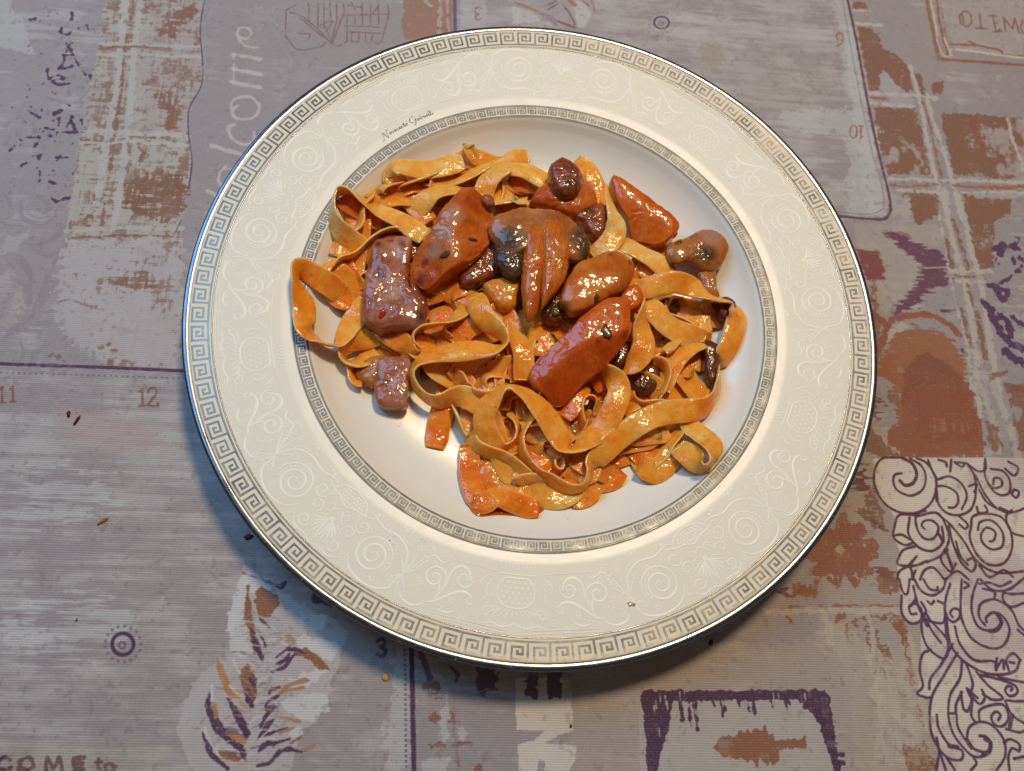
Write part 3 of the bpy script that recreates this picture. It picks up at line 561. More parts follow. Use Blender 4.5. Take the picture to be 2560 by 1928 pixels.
for s, w in (([(750, 75), (890, 85)], 10), ([(770, 185), (980, 205)], 10), ([(890, 785), (1200, 800), (1340, 810), (1470, 835)], 12), ([(890, 865), (1100, 890), (1280, 900)], 10), ([(1240, 560), (1300, 760), (1340, 900), (1400, 1200), (1460, 1500), (1560, 1800)], 15), ([(1390, 800), (1420, 950), (1530, 1250), (1600, 1500), (1700, 1900)], 15),
             ([(1060, 1525), (1400, 1535), (1800, 1545), (2250, 1570)], 12), ([(1080, 1620), (1500, 1640), (2250, 1650)], 9), ([(2090, 1000), (2130, 1170), (2230, 1450)], 12)):
    stroke(smooth(T('R30', s), 5), w, (192, 188, 186), .92, rough=3)
for s, w in (([(900, 825), (1040, 835)], 8), ([(1350, 850), (1400, 1000), (1470, 1300), (1520, 1520)], 8), ([(1070, 1575), (1200, 1590), (1480, 1575)], 9), ([(1630, 1585), (1900, 1605), (2250, 1600)], 11), ([(1100, 60), (1110, 61)], 1)): stroke(smooth(T('R30', s), 5), w, (156, 96, 74), .85, rough=3, wear=.5)
fill(T('R30', [(1180, 1650), (1450, 1650), (1500, 1720), (1180, 1700)]), RUST, .8, 6)
for q in ([(1240, -10), (1490, -10), (1500, 120), (1420, 200), (1260, 180)], [(1700, -20), (2130, 0), (2120, 130), (1990, 190), (1960, 400), (1970, 620), (1840, 640), (1720, 200)], [(1260, 100), (1350, 120), (1380, 240), (1300, 240)]): fill(T('R31', q), RUST, .92, 8, wear=(.15, N2))
fill(T('R31', [(1700, -30), (2212, -30), (2130, 20), (1850, 10)]), (176, 170, 170), .8, 8)
fill(T('R31', [(1000, -20), (1240, -20), (1280, 230), (1100, 240), (1110, 100)]), (184, 178, 178), .7, 8, wear=(.3, N4))
for s, w in (([(1550, -60), (1580, 200), (1650, 500), (1700, 640), (1800, 1200), (1830, 1659), (1860, 1900)], 17), ([(1650, -60), (1720, 200), (1790, 500), (1830, 640), (1900, 1000), (1960, 1400), (2060, 1900)], 17), ([(1600, 640), (1940, 640)], 13), ([(1630, 720), (1880, 740)], 13), ([(1500, 160), (1560, 460), (1640, 900), (1740, 1280), (1780, 1659)], 8)):
    stroke(smooth(T('R31', s), 6), w, (190, 184, 178), .92, rough=3.5)
for s, w in (([(1620, 200), (1700, 440), (1750, 620)], 12), ([(1560, 370), (1610, 600)], 14), ([(1690, 960), (1770, 1280)], 10), ([(1820, 1000), (1860, 1200), (1900, 1400)], 12), ([(1640, 680), (1750, 690), (1900, 700)], 9), ([(1740, 760), (1800, 960)], 8)): stroke(smooth(T('R31', s), 5), w, RUST, .85, rough=3.5, wear=.55)
for s, w in (([(1850, -30), (1950, 250), (2020, 560)], 20), ([(1960, -30), (2090, 280), (2180, 600)], 18)): stroke(smooth(T('R32', s), 5), w, (184, 176, 168), .9, rough=3)
fill(T('R32', [(2100, -30), (2250, -30), (2250, 560), (2200, 560), (2140, 250)]), RUST, .85, 8, wear=(.25, N4)); fill(T('R32', [(1900, 280), (1980, 300), (2060, 560), (2000, 600), (1940, 480)]), RUST, .8, 7, wear=(.3, N4)); fill(T('R31', [(1930, 1520), (2100, 1510), (2080, 1570), (1940, 1580)]), RUST, .8, 8); fill(T('R31', [(2060, 1620), (2212, 1620), (2212, 1700), (2070, 1700)]), RUST, .8, 7)
# purple ink flower at the far right
for s, w in (([(2160, 350), (2190, 370), (2160, 420), (2190, 450)], 9), ([(1970, 450), (2040, 410), (2100, 440), (2160, 430)], 16), ([(1990, 530), (1985, 560), (2010, 580)], 7), ([(2020, 500), (2060, 450)], 18), ([(2130, 530), (2150, 570)], 12), ([(2212, 610), (2130, 680), (2000, 760), (1920, 765)], 11), ([(2000, 770), (2010, 860), (2060, 890), (2080, 820), (2010, 800)], 20),
             ([(1890, 920), (1940, 980), (1970, 1060), (2030, 1170), (2110, 1280), (2200, 1310)], 24), ([(2030, 1030), (2090, 1100), (2110, 1200)], 22), ([(2080, 1350), (2130, 1400), (2212, 1440)], 26), ([(2130, 1050), (2212, 1110)], 16), ([(2190, 540), (2212, 560)], 14)): stroke(smooth(T('R31', s), 5), w, (78, 46, 88), .95, rough=4, wear=.25)
# upper right: calendar edge, numbers, signboard
stroke(smooth(tx([(2112, -40), (2122, 0), (2145, 100), (2172, 240), (2200, 370), (2225, 470), (2232, 515), (2222, 538), (2195, 543), (2080, 534), (2000, 530)]), 8), 8.5, (98, 58, 80), .95, rough=.8)
stroke(smooth(tx([(2104, -40), (2113, 20), (2130, 110), (2156, 240), (2184, 370), (2205, 440), (2216, 500), (2205, 522), (2170, 530), (2080, 524)]), 8), 4.6, (120, 104, 120), .85, dots=8.5)
def flipped(txt, ox, oy, h, w): digits(txt, ox, oy, h, (144, 100, 90), w, rot=math.pi + .05)
flipped('6', 2112, 111, 34, 4.2); flipped('10', 2166, 342, 34, 4.2)
stroke(tx([(1136, -40), (1137, 70), (1140, 90)]), 11, (98, 76, 112), .85); stroke(tx([(1150, -40), (1150, 80)]), 3, (130, 120, 140), .8, dots=6); fill(tx([(1150, -40), (1215, -40), (1215, 80), (1150, 80)]), (192, 186, 190), .55, 4)
digits('3', 1205, 46, 32, (140, 118, 122), 5, rot=math.pi)
fill(tx([(1490 + 850, -20), (2560, -20), (2560, 140), (2390, 125), (2350, 0)]), (180, 174, 174), .6, 3)
BRN = (148, 96, 74)
for s, w in (([(1370, -20), (1420, 220), (1480, 480), (1500, 500), (1700, 515), (2300, 555)], 12), ([(1460, -20), (1490, 200), (1560, 460)], 8), ([(1490, -20), (1510, 120), (1540, 300), (1570, 440)], 2.5), ([(1570, 375), (1750, 380), (1900, 400), (2010, 425), (2040, 460)], 9), ([(1740, 350), (1850, 390), (2000, 420)], 7), ([(2060, 460), (2300, 475)], 5)): stroke(smooth(T('R30', s), 4), w, BRN, .92, rough=1.8)
for s, w in (([(1405, -20), (1440, 150), (1470, 300)], 5), ([(1460, 320), (1500, 430), (1540, 480), (1600, 470)], 3), ([(1530, 320), (1590, 470)], 7), ([(1590, 415), (1750, 430), (2040, 470), (2300, 495)], 9)): stroke(smooth(T('R30', s), 4), w, (206, 200, 194), .92, rough=1)
LB = (144, 98, 80)
for s in ([(1690, 95), (1655, 130), (1670, 200), (1720, 230), (1765, 190), (1755, 120), (1720, 90), (1690, 95)], [(1830, 110), (1845, 235)], [(1800, 235), (1895, 242)], [(1945, 120), (1975, 260), (2000, 262), (2010, 245)], [(1915, 130), (1990, 135)], [(1958, 190), (1985, 192)], [(1950, 268), (2030, 262)],
          [(2040, 140), (2060, 262)], [(2045, 150), (2120, 240)], [(2120, 240), (2140, 150)], [(2140, 150), (2180, 275)], [(2212, 170), (2190, 220), (2212, 280)], [(1680, 115), (1700, 215)]): stroke(T('R30', s), 6.2, LB, .92, rough=.8)
# top: little house, rust board, second feather
HB = (128, 92, 100)
for s in ([(440, 0), (450, 40), (450, 150)], [(530, 0), (525, 220)], [(580, 0), (580, 190)], [(630, 0), (640, 170)], [(690, 0), (690, 150)], [(750, 0), (755, 90), (740, 110), (650, 360), (560, 260), (400, 120), (350, 100), (280, 80)], [(740, 110), (1140, 100)], [(1130, 0), (1145, 100), (1080, 340), (1040, 365), (1000, 330)], [(760, 200), (1060, 215)], [(780, 120), (780, 330), (760, 350)],
          [(850, 130), (850, 190)], [(910, 0), (915, 190)], [(985, 0), (985, 210)], [(1050, 0), (1055, 190)], [(790, 20), (900, 40)], [(820, 260), (820, 340), (880, 345), (885, 255), (820, 260)], [(770, 250), (1070, 270)], [(940, 280), (940, 350)], [(1000, 280), (990, 350)], [(700, 120), (640, 350)], [(250, 60), (250, 130), (240, 280), (330, 400), (400, 410), (560, 380), (600, 340)],
          [(370, 130), (400, 150), (500, 240), (690, 380)], [(350, 260), (460, 270), (440, 330)], [(540, 200), (640, 150)], [(600, 250), (660, 150)], [(690, 380), (740, 370)], [(580, 190), (640, 320)], [(820, 0), (850, 60)], [(260, 60), (340, 10)], [(1000, 100), (1060, 20)]): stroke(T('R10', s), 3.2, HB, .85, rough=.8)
fill(T('R10', [(1265, -40), (1700, -40), (1690, 260), (1600, 300), (1280, 330), (1250, 180), (1275, 60)]), (164, 114, 92), .8, 4)
for s, w in (([(1590, -20), (1580, 280)], 12), ([(1650, -20), (1660, 260)], 8), ([(1460, -10), (1500, 30)], 14)): stroke(T('R10', s), w, (186, 176, 168), .8, rough=3)
fill(T('R20', [(0, -20), (700, -20), (690, 180), (620, 230), (0, 210)]), (176, 166, 168), .5, 3)
for q in ([(0, 40), (120, 90), (260, 130), (240, 180), (0, 200)], [(520, 0), (640, 20), (680, 120), (640, 230), (560, 230), (540, 100)], [(270, 190), (340, 175), (350, 210), (280, 210)]): fill(T('R20', q), (198, 194, 192), .8, 5)
for s, w, c in (([(20, 10), (120, 50), (240, 100)], 9, (168, 116, 92)), ([(380, 0), (340, 20), (270, 50)], 5, HB), ([(390, 30), (340, 60), (290, 80)], 5, HB), ([(440, 40), (500, 120), (550, 230)], 6, HB), ([(500, 0), (540, 40)], 14, (168, 116, 92)), ([(690, 0), (715, 100)], 5, (150, 110, 110)), ([(600, 0), (660, 40)], 4, HB), ([(250, 120), (330, 150), (380, 210)], 22, (150, 136, 146)), ([(400, 180), (540, 235)], 8, HB)):
    stroke(smooth(T('R20', s), 4), w, c, .85, rough=1.5, taper=True)
# lower right: damask in purple line on cream
dam = [rz('R32', *p) for p in [(930, 610), (1180, 600), (1500, 600), (1900, 600), (2350, 610)]] + [(2700, 1150), (2700, 1990), (2350, 1990)] + [rz('R33', *p) for p in [(1480, 1659), (1490, 1440), (1430, 1300), (1430, 1050), (1310, 1000), (1350, 800), (1340, 380), (1250, 380), (1180, 290), (1165, 0)]] + [rz('R32', *p) for p in [(1140, 1590), (1160, 1400), (1110, 1290), (1120, 1120), (1010, 960), (940, 800)]]
fill(tx(dam), (224, 216, 204), .97, 0); fill(tx(dam), (190, 174, 178), .6, 0, wear=(.64, N3))
D32 = [[(1180, 600), (1020, 605), (950, 690), (940, 820), (1000, 960), (1120, 1060), (1270, 1085), (1400, 1030), (1470, 920), (1475, 780), (1400, 650), (1310, 605)], [(1180, 735), (1120, 750), (1110, 820), (1150, 890), (1260, 930), (1360, 880), (1390, 770), (1350, 670), (1250, 605)],
       [(1490, 850), (1560, 850), (1650, 900), (1670, 980), (1640, 1030), (1590, 1035)], [(1490, 790), (1600, 765), (1700, 830), (1745, 940), (1700, 1050)], [(1480, 900), (1500, 1000), (1570, 1080), (1680, 1100), (1780, 1050), (1820, 920), (1810, 760), (1740, 650)], [(1410, 620), (1440, 700), (1490, 790)], [(1500, 620), (1560, 640), (1570, 680)], [(1610, 620), (1600, 720)],
       [(1740, 650), (1840, 720), (1900, 700), (1900, 610)], [(1640, 640), (1700, 680), (1720, 650), (1670, 640)], [(1900, 620), (1900, 760), (1960, 860), (2040, 850), (2035, 790), (1980, 780), (1970, 830)], [(1950, 700), (2050, 720), (2110, 800), (2110, 900), (2050, 930), (1980, 900), (1920, 820)], [(1820, 760), (1900, 920), (2000, 1040), (2120, 1080), (2250, 1040)], [(1850, 880), (1910, 980), (1990, 1040)],
       [(1390, 1060), (1310, 1100), (1310, 1200), (1370, 1300), (1460, 1300), (1500, 1210), (1450, 1150), (1380, 1150), (1355, 1190), (1380, 1220)], [(1310, 1110), (1480, 1080), (1560, 1180), (1590, 1320), (1520, 1450), (1400, 1510)], [(1250, 1120), (1240, 1260), (1330, 1380), (1450, 1410), (1540, 1330), (1530, 1200)], [(1320, 1100), (1160, 1100), (1120, 1200), (1110, 1290), (1180, 1350), (1230, 1360), (1280, 1340)],
       [(1110, 1280), (1180, 1270), (1250, 1310)], [(1300, 1370), (1200, 1400), (1160, 1460), (1150, 1530), (1290, 1540), (1400, 1500)], [(1240, 1540), (1310, 1460)], [(1480, 1080), (1600, 1180), (1720, 1330), (1830, 1500), (2000, 1600), (2250, 1590)], [(1590, 1190), (1620, 1330), (1690, 1500), (1780, 1590), (1820, 1540), (1800, 1480), (1750, 1490)], [(1650, 1330), (1690, 1460), (1750, 1530)],
       [(1780, 1200), (1800, 1110), (1920, 1090), (2040, 1120), (2120, 1240), (2130, 1400), (2060, 1520), (1930, 1530), (1830, 1440), (1770, 1300), (1780, 1200)], [(1840, 1230), (1860, 1160), (1960, 1150), (2050, 1250), (2050, 1370), (1960, 1400), (1880, 1340), (1870, 1260), (1920, 1210), (1990, 1250), (1975, 1320), (1940, 1330)], [(1680, 1110), (1750, 1180), (1730, 1220), (1680, 1180)], [(1760, 850), (1830, 830), (1810, 900)], [(2130, 1060), (2080, 1120), (2130, 1250), (2250, 1290)],
       [(1580, 1400), (1520, 1480), (1600, 1590), (1650, 1520)], [(1830, 1030), (1850, 1080), (1920, 1070), (1900, 1020)], [(2100, 640), (2180, 690), (2150, 760), (2070, 700)], [(1140, 1659), (1160, 1590), (1250, 1550), (1280, 1659)], [(1340, 1659), (1380, 1580), (1460, 1560), (1550, 1659)], [(1300, 1580), (1270, 1659)], [(2150, 880), (2190, 900), (2170, 950), (2130, 920), (2150, 880)], [(1560, 1659), (1660, 1590), (1760, 1659)], [(1850, 1540), (1940, 1640), (2060, 1580), (2140, 1640)]]
D33 = [[(1160, 0), (1190, 110), (1230, 120), (1250, 0)], [(1290, 0), (1350, 100), (1450, 140), (1540, 80), (1560, 0)], [(1370, 0), (1420, 80), (1490, 95), (1490, 70)], [(1600, 40), (1560, 180), (1560, 300), (1620, 370), (1680, 330), (1680, 270), (1630, 255), (1600, 290), (1620, 330)], [(1180, 140), (1180, 290), (1250, 380), (1340, 360), (1350, 260), (1290, 210), (1245, 240), (1260, 300), (1305, 300)],
       [(1280, 60), (1300, 160), (1260, 230)], [(1300, 140), (1330, 250), (1370, 330), (1350, 400), (1370, 520), (1430, 620), (1550, 690), (1580, 560), (1540, 480), (1420, 350)], [(1400, 370), (1450, 460), (1515, 550)], [(1350, 200), (1390, 270), (1370, 330), (1440, 370), (1530, 380), (1560, 320)], [(1405, 190), (1435, 215), (1460, 190)], [(1495, 190), (1520, 200), (1550, 215)], [(1390, 290), (1420, 350)],
       [(1700, 0), (1690, 200), (1700, 350), (1790, 520), (1950, 600), (2060, 570), (2110, 440), (2050, 320), (1970, 290), (1910, 330), (1910, 370)], [(1840, 0), (1790, 150), (1790, 300), (1850, 420), (1960, 445), (2030, 390), (2010, 320)], [(1900, 400), (1850, 330), (1850, 240), (1900, 190), (2000, 180), (2120, 260), (2190, 400), (2250, 460)], [(1570, 380), (1600, 560), (1700, 700), (1860, 800), (2000, 830), (2150, 800), (2190, 720)],
       [(1640, 410), (1680, 560), (1800, 700), (1950, 710), (2000, 740), (1990, 790)], [(1620, 560), (1520, 740), (1430, 860), (1415, 950)], [(1430, 610), (1360, 650), (1335, 780), (1360, 930), (1310, 990), (1380, 1025), (1440, 1030)], [(1660, 640), (1540, 840), (1440, 1020), (1420, 1200), (1450, 1380), (1560, 1540), (1690, 1570), (1700, 1490), (1590, 1440), (1500, 1300), (1480, 1180)], [(1700, 700), (1680, 860), (1600, 1000), (1580, 1150), (1600, 1280), (1660, 1400), (1800, 1540), (1930, 1510), (1950, 1430), (1910, 1370), (1850, 1360)],
       [(1740, 740), (1790, 900), (1780, 1000), (1850, 1085), (1895, 1030), (1870, 960)], [(1700, 980), (1650, 1080), (1640, 1160), (1580, 1165)], [(1690, 980), (1710, 1120), (1750, 1140), (1780, 1050), (1740, 950), (1830, 1030)], [(1820, 800), (1920, 920), (2050, 1030), (1960, 1045), (1880, 1000)], [(1860, 830), (2050, 880), (2160, 930), (2170, 990), (2110, 1015), (2070, 970), (2090, 930), (2130, 940), (2120, 965)], [(1740, 1400), (1760, 1290), (1850, 1240), (1960, 1270), (2060, 1400), (2070, 1540), (2000, 1659)],
       [(1750, 1390), (1800, 1470), (1880, 1505)], [(1850, 1240), (1850, 1140), (1930, 1100), (2050, 1090), (2100, 1190), (2060, 1270), (1990, 1270), (1950, 1200), (1990, 1150), (2030, 1180), (2010, 1225)], [(1790, 1040), (1780, 1180), (1810, 1240)], [(1650, 1170), (1670, 1300), (1780, 1470)], [(2070, 1060), (2130, 1180), (2250, 1260)], [(2060, 1420), (2110, 1390), (2190, 1430), (2190, 1490), (2130, 1470), (2100, 1540), (2110, 1659)], [(1480, 1380), (1500, 1500), (1480, 1659)], [(1560, 1540), (1640, 1659)], [(1800, 1550), (1825, 1600), (1780, 1659)], [(1500, 1480), (1560, 1659)],
       [(2100, 790), (2080, 700), (2140, 645), (2200, 700)], [(2110, 720), (2150, 730)], [(2000, 690), (1990, 770), (2050, 700), (2060, 780)], [(1860, 0), (1960, 90), (2100, 90), (2250, -20)], [(2250, 120), (2130, 130), (2060, 120), (2060, 190), (2130, 240), (2250, 200)], [(1880, 80), (1980, 110), (1980, 170)], [(2000, 830), (2050, 860), (2250, 900)], [(1720, 20), (1760, 50), (1720, 80)], [(1850, 40), (1940, 30), (2030, 60), (2120, 20)], [(2180, 440), (2250, 500)], [(2250, 1060), (2140, 1060), (2080, 1050)], [(2080, 1300), (2190, 1330), (2250, 1310)], [(2150, 1560), (2250, 1540)]]
DC = (84, 46, 62)
for s in D32: stroke(smooth(T('R32', s), 7), 6.2, DC, .96, rough=.5)
for s in D33: stroke(smooth(T('R33', s), 7), 6.2, (84, 52, 88), .96, rough=.5)
for s in ([(1165, 800), (1210, 840), (1280, 820), (1310, 740), (1270, 650), (1190, 605)], [(1480, 880), (1490, 980)], [(1500, 1260), (1540, 1330)], [(1560, 1400), (1620, 1560)], [(2030, 1040), (2110, 1080)]): stroke(smooth(T('R32', s), 7), 9, DC, .96)
for s in ([(2000, 300), (2040, 370), (2000, 440), (1940, 450)], [(1900, 1390), (1945, 1420), (1930, 1500), (1880, 1510)], [(1590, 1450), (1660, 1460)], [(2110, 1280), (2130, 1180)], [(1370, 330), (1400, 400)], [(1560, 300), (1570, 480)]): stroke(smooth(T('R33', s), 7), 10, (84, 52, 88), .96)
# faint spice-coloured stain on the upper cloth
fill(tx([(1750, 110), (1800, 105), (1815, 150), (1790, 180), (1755, 160)]), (150, 136, 104), .35, 14)

# overall wear: pale rubbed patches and grey specks
w_ = np.clip((N4 * .6 + N_weave * .6 - .80) * 4, 0, 1) * .30
blend(w_, (196, 190, 182)); blend(np.clip((N_fine + N4 * .4 - 1.02) * 6, 0, 1) * .28, (120, 108, 106))
# fine print texture
IMG += (np.random.default_rng(5).random((TH, TW, 1), dtype=np.float32) - .5) * 7
np.clip(IMG, 0, 255, out=IMG)
buf = np.ones((TH, TW, 4), np.float32); buf[..., :3] = IMG / 255
pimg = bpy.data.images.new("tablecloth_print", TW, TH, alpha=False)
pimg.pixels.foreach_set(buf.ravel()); pimg.update(); pimg.pack()
del buf, IMG

def mat_cloth():
    nt = NT("printed_cotton"); p = nt.n('ShaderNodeNewGeometry').outputs['Position']
    mp = nt.n('ShaderNodeMapping'); mp.inputs['Location'].default_value = (-X0 * PPM / TW, -Y0 * PPM / TH, 0); mp.inputs['Scale'].default_value = (PPM / TW, PPM / TH, 0)
    nt.l(p, mp.inputs[0])
    im = nt.n('ShaderNodeTexImage', image=pimg, extension='MIRROR', interpolation='Cubic'); nt.l(mp.outputs[0], im.inputs[0])
    # woven threads: two crossed waves, running with the print
    rot = nt.n('ShaderNodeVectorRotate', rotation_type='Z_AXIS'); rot.inputs['Angle'].default_value = -CLOTH_YAW; nt.l(p, rot.inputs['Vector'])
    def wave(direction, pitch):
        w = nt.n('ShaderNodeTexWave', wave_type='BANDS', bands_direction=direction, wave_profile='SIN')
        w.inputs['Scale'].default_value = 1 / pitch / 3.1831 / 1.0; w.inputs['Distortion'].default_value = .9; w.inputs['Detail'].default_value = 2; w.inputs['Detail Scale'].default_value = 2.0
        nt.l(rot.outputs[0], w.inputs['Vector']); return w.outputs['Fac']
    wy, wx = wave('Y', .00086), wave('X', .00062)
    weave = nt.math('ADD', nt.math('MULTIPLY', wy, .68), nt.math('MULTIPLY', wx, .32))
    col = nt.mix(nt.math('MULTIPLY', nt.math('SUBTRACT', 1.0, weave), .20), im.outputs[0], srgb(98, 84, 92))
    col = nt.mix(nt.math('MULTIPLY', nt.math('GREATER_THAN', nt.noise(1700, 2, .5, p), .66), .18), col, srgb(226, 222, 220))
    b = nt.bump(weave, .5, .0002); b = nt.bump(nt.noise(11, 3, .5, p), .5, .008, b)
    return nt.pr(Base_Color=col, Roughness=.72, Normal=b, Sheen_Weight=.15)
CLOTH_YAW = RAD(13)
M['cloth'] = mat_cloth()
def grid(name, x0, y0, x1, y1, nx, ny, zf, mat):
    V = [(x0 + (x1 - x0) * i / nx, y0 + (y1 - y0) * j / ny, 0) for j in range(ny + 1) for i in range(nx + 1)]
    V = [(x, y, zf(x, y)) for x, y, _ in V]
    F = [(j * (nx + 1) + i, j * (nx + 1) + i + 1, (j + 1) * (nx + 1) + i + 1, (j + 1) * (nx + 1) + i) for j in range(ny) for i in range(nx)]
    return mesh_obj(name, V, F, mat)
cl = grid("tablecloth", -.75, -.62, .75, .78, 150, 140, lambda x, y: CLOTH_Z - .0014 + .0018 * (mnoise.noise(Vector((x * 9, y * 9, 0)))) * min(1, max(0, (math.hypot(x, y) - .09) / .05)), M['cloth'])
tag(cl, "mauve grey cotton tablecloth printed with rust plaid, calendars, feathers and purple scrolls", "tablecloth")
tab = mesh_obj("table_top", [(x, y, z) for z in (CLOTH_Z - .032, CLOTH_Z - .0035) for x, y in ((-.75, -.62), (.75, -.62), (.75, .78), (-.75, .78))],
               [(3, 2, 1, 0), (4, 5, 6, 7), (0, 1, 5, 4), (1, 2, 6, 5), (2, 3, 7, 6), (3, 0, 4, 7)],
               NT("table_wood").pr(Base_Color=srgb(120, 84, 58), Roughness=.5), smooth=False)
tag(tab, kind='structure')

# ------------------------------------------------------------------ plate
PROF = [(0, 10.0), (40, 10.0), (58, 10.1), (68, 10.7), (75, 12.0), (81, 14.2), (86, 17.2), (89.5, 20.0), (91.4, 22.0), (92.8, 23.6), (94.2, 24.65), (97.0, 24.95), (100, 25.3), (108, 26.2), (118, 27.25), (128, 28.35), (135, 29.15), (137.0, 29.45), (137.8, 29.72), (138.6, 29.86), (139.3, 29.8), (139.8, 29.45), (140.05, 28.9), (139.7, 28.3), (139.0, 28.0)]
PR = np.array(PROF, float)
PTOP = PR[:np.argmax(PR[:, 1]) + 1]
def zplate(r):
    """height (m) of the upper plate surface at radius r (m)"""
    return float(np.interp(r * 1000, PTOP[:, 0], PTOP[:, 1])) / 1000
def prof_smooth():
    P = smooth(PR, 5)
    return P
def lathe(name, P, mat, parent=None, n=360, close=False):
    V = []; F = []
    for (r, z) in P:
        for k in range(n):
            a = 2 * math.pi * k / n; V.append((r * math.cos(a) / 1000, r * math.sin(a) / 1000, z / 1000))
    m = len(P)
    for i in range(m if close else m - 1):
        for k in range(n):
            a, b = i * n + k, i * n + (k + 1) % n; c, d = ((i + 1) % m) * n + (k + 1) % n, ((i + 1) % m) * n + k
            F.append((a, b, c, d))
    return mesh_obj(name, V, F, mat, parent)
plate = empty("soup_plate", (0, 0, 0))
tag(plate, "wide rimmed white soup plate with silver key pattern borders, holding the pasta", "plate")
UP = prof_smooth(); UP[0] = (0.05, 10.0)
under = [(138.0, 27.2), (128, 26.0), (112, 24.0), (101, 22.6), (95, 20.8), (90, 16.2), (84, 12.4), (78, 9.6), (76, 8.2), (75.5, 7.4), (74, 7.2), (72.5, 7.5), (71.5, 8.2), (60, 8.3), (0.05, 8.3)]
body = lathe("plate_body", list(map(tuple, UP)) + under, M['porcelain'], plate)
def zprof(r):
    i = np.argmax(UP[:, 0]); U = UP[:i + 1]
    return float(np.interp(r, U[:, 0], U[:, 1]))
def band(name, r0, r1, off, mat, n=12):
    rs = np.linspace(r0, r1, n); P = [(r0, zprof(r0) - .05)] + [(r, zprof(r) + off) for r in rs] + [(r1, zprof(r1) - .05)]
    return lathe(name, P, mat, plate)
# silver lip wraps round the edge
i0 = np.argmax(UP[:, 0] > 137.0)
lipP = [(137.0, zprof(137.0) - .03)] + [(r, z + .05) for r, z in UP[i0:] if z > 28.5] + [(139.9, 28.2), (139.1, 27.8), (138.2, 27.7)]
lathe("silver_lip", lipP, M['silver'], plate)
band("outer_border_ground", 128.6, 137.2, .035, M['cream'])
band("inner_border_ground", 93.5, 99.6, .035, M['cream'])
class Strips:
    """flat strokes laid on the plate's upper surface, in (angle, radius mm)"""
    def __init__(s): s.V = []; s.F = []
    def rect(s, a0, a1, r0, r1, h, nseg=1, nr=1):
        for i in range(nseg):
            b0 = a0 + (a1 - a0) * i / nseg; b1 = a0 + (a1 - a0) * (i + 1) / nseg
            for j in range(nr):
                q0 = r0 + (r1 - r0) * j / nr; q1 = r0 + (r1 - r0) * (j + 1) / nr
                k = len(s.V)
                for a, r in ((b0, q0), (b1, q0), (b1, q1), (b0, q1)): s.V.append((r * math.cos(a) / 1000, r * math.sin(a) / 1000, (zprof(r) + h) / 1000))
                s.F.append((k, k + 3, k + 2, k + 1))
    def build(s, name, mat): return mesh_obj(name, s.V, s.F, mat, plate, smooth=False)
KEY = [((0, 0), (7, 0)), ((6, 0), (6, 6)), ((1, 6), (6, 6)), ((1, 1.9), (1, 6)), ((1, 1.9), (4.4, 1.9)), ((4.4, 1.9), (4.4, 4.3)), ((2.8, 4.3), (4.4, 4.3)), ((2.8, 3.3), (2.8, 4.3))]
def keys(name, n, r_in, r_out, h, wf=.42, flip=False, mat='silver_print'):
    S = Strips(); hr = (r_out - r_in) / 6.9; rng2 = random.Random(n)
    for k in range(n):
        for q, ((u0, v0), (u1, v1)) in enumerate(KEY):
            du = .02 * q  # no two strokes of a key overlap on one height
            ww = wf * (1 + rng2.uniform(-.12, .12))
            A0 = 2 * math.pi * (k + (u0 - ww) / 7) / n; A1 = 2 * math.pi * (k + (u1 + ww) / 7) / n
            if flip: A0, A1 = -A1, -A0
            R0 = r_in + (v0 + .45 - ww) * hr; R1 = r_in + (v1 + .45 + ww) * hr
            S.rect(A0, A1, R0, R1, h + .004 * q, nr=max(1, int((R1 - R0) / 1.2)))
    return S.build(name, M[mat])
keys("outer_key_pattern", 106, 129.9, 136.6, .06, wf=.38)
keys("inner_key_pattern", 131, 93.9, 98.3, .06, wf=.54, mat='silver_inner')
band("silver_inner_line", 98.55, 99.3, .06, M["silver_inner"], 4)
band("rim_inner_line", 128.7, 129.25, .06, M['silver_print'], 3)

# raised white scrolls on the rim: one mirrored motif, five times round
class Relief:
    def __init__(s): s.V = []; s.F = []
    def line(s, P, w, h=.065, taper=True):
        """P in (u mm along the rim, v mm across) round the radius 116.5"""
        P = np.asarray(P, float); w = w * .78; n = len(P); d = np.gradient(P, axis=0); L = np.hypot(d[:, 0], d[:, 1]) + 1e-9
        nx, ny = -d[:, 1] / L, d[:, 0] / L; base = len(s.V)
        for i in range(n):
            t = i / (n - 1); ww = w * ((.35 + .65 * math.sin(math.pi * min(1, .12 + t * .9)) ** .7) if taper else 1)
            for e, hh in ((-1, 0), (-.55, .8), (0, 1), (.55, .8), (1, 0)):
                u, v = P[i, 0] + nx[i] * e * ww / 2, P[i, 1] + ny[i] * e * ww / 2
                r = 116.5 + v; a = u / 116.5
                s.V.append((r * math.cos(a + s.rot) / 1000, r * math.sin(a + s.rot) / 1000, (zprof(r) + .01 + h * hh) / 1000))
        for i in range(n - 1):
            for j in range(4):
                a = base + i * 5 + j; s.F.append((a, a + 1, a + 6, a + 5))
    def dot(s, u, v, r, h=.05):
        base = len(s.V)
        for k in range(8):
            a = k * math.pi / 4; uu, vv = u + r * math.cos(a), v + r * math.sin(a); R = 116.5 + vv; A = uu / 116.5
            s.V.append((R * math.cos(A + s.rot) / 1000, R * math.sin(A + s.rot) / 1000, (zprof(R) + .01) / 1000))
        R = 116.5 + v; A = u / 116.5; s.V.append((R * math.cos(A + s.rot) / 1000, R * math.sin(A + s.rot) / 1000, (zprof(R) + .01 + h) / 1000))
        for k in range(8): s.F.append((base + k, base + (k + 1) % 8, base + 8))
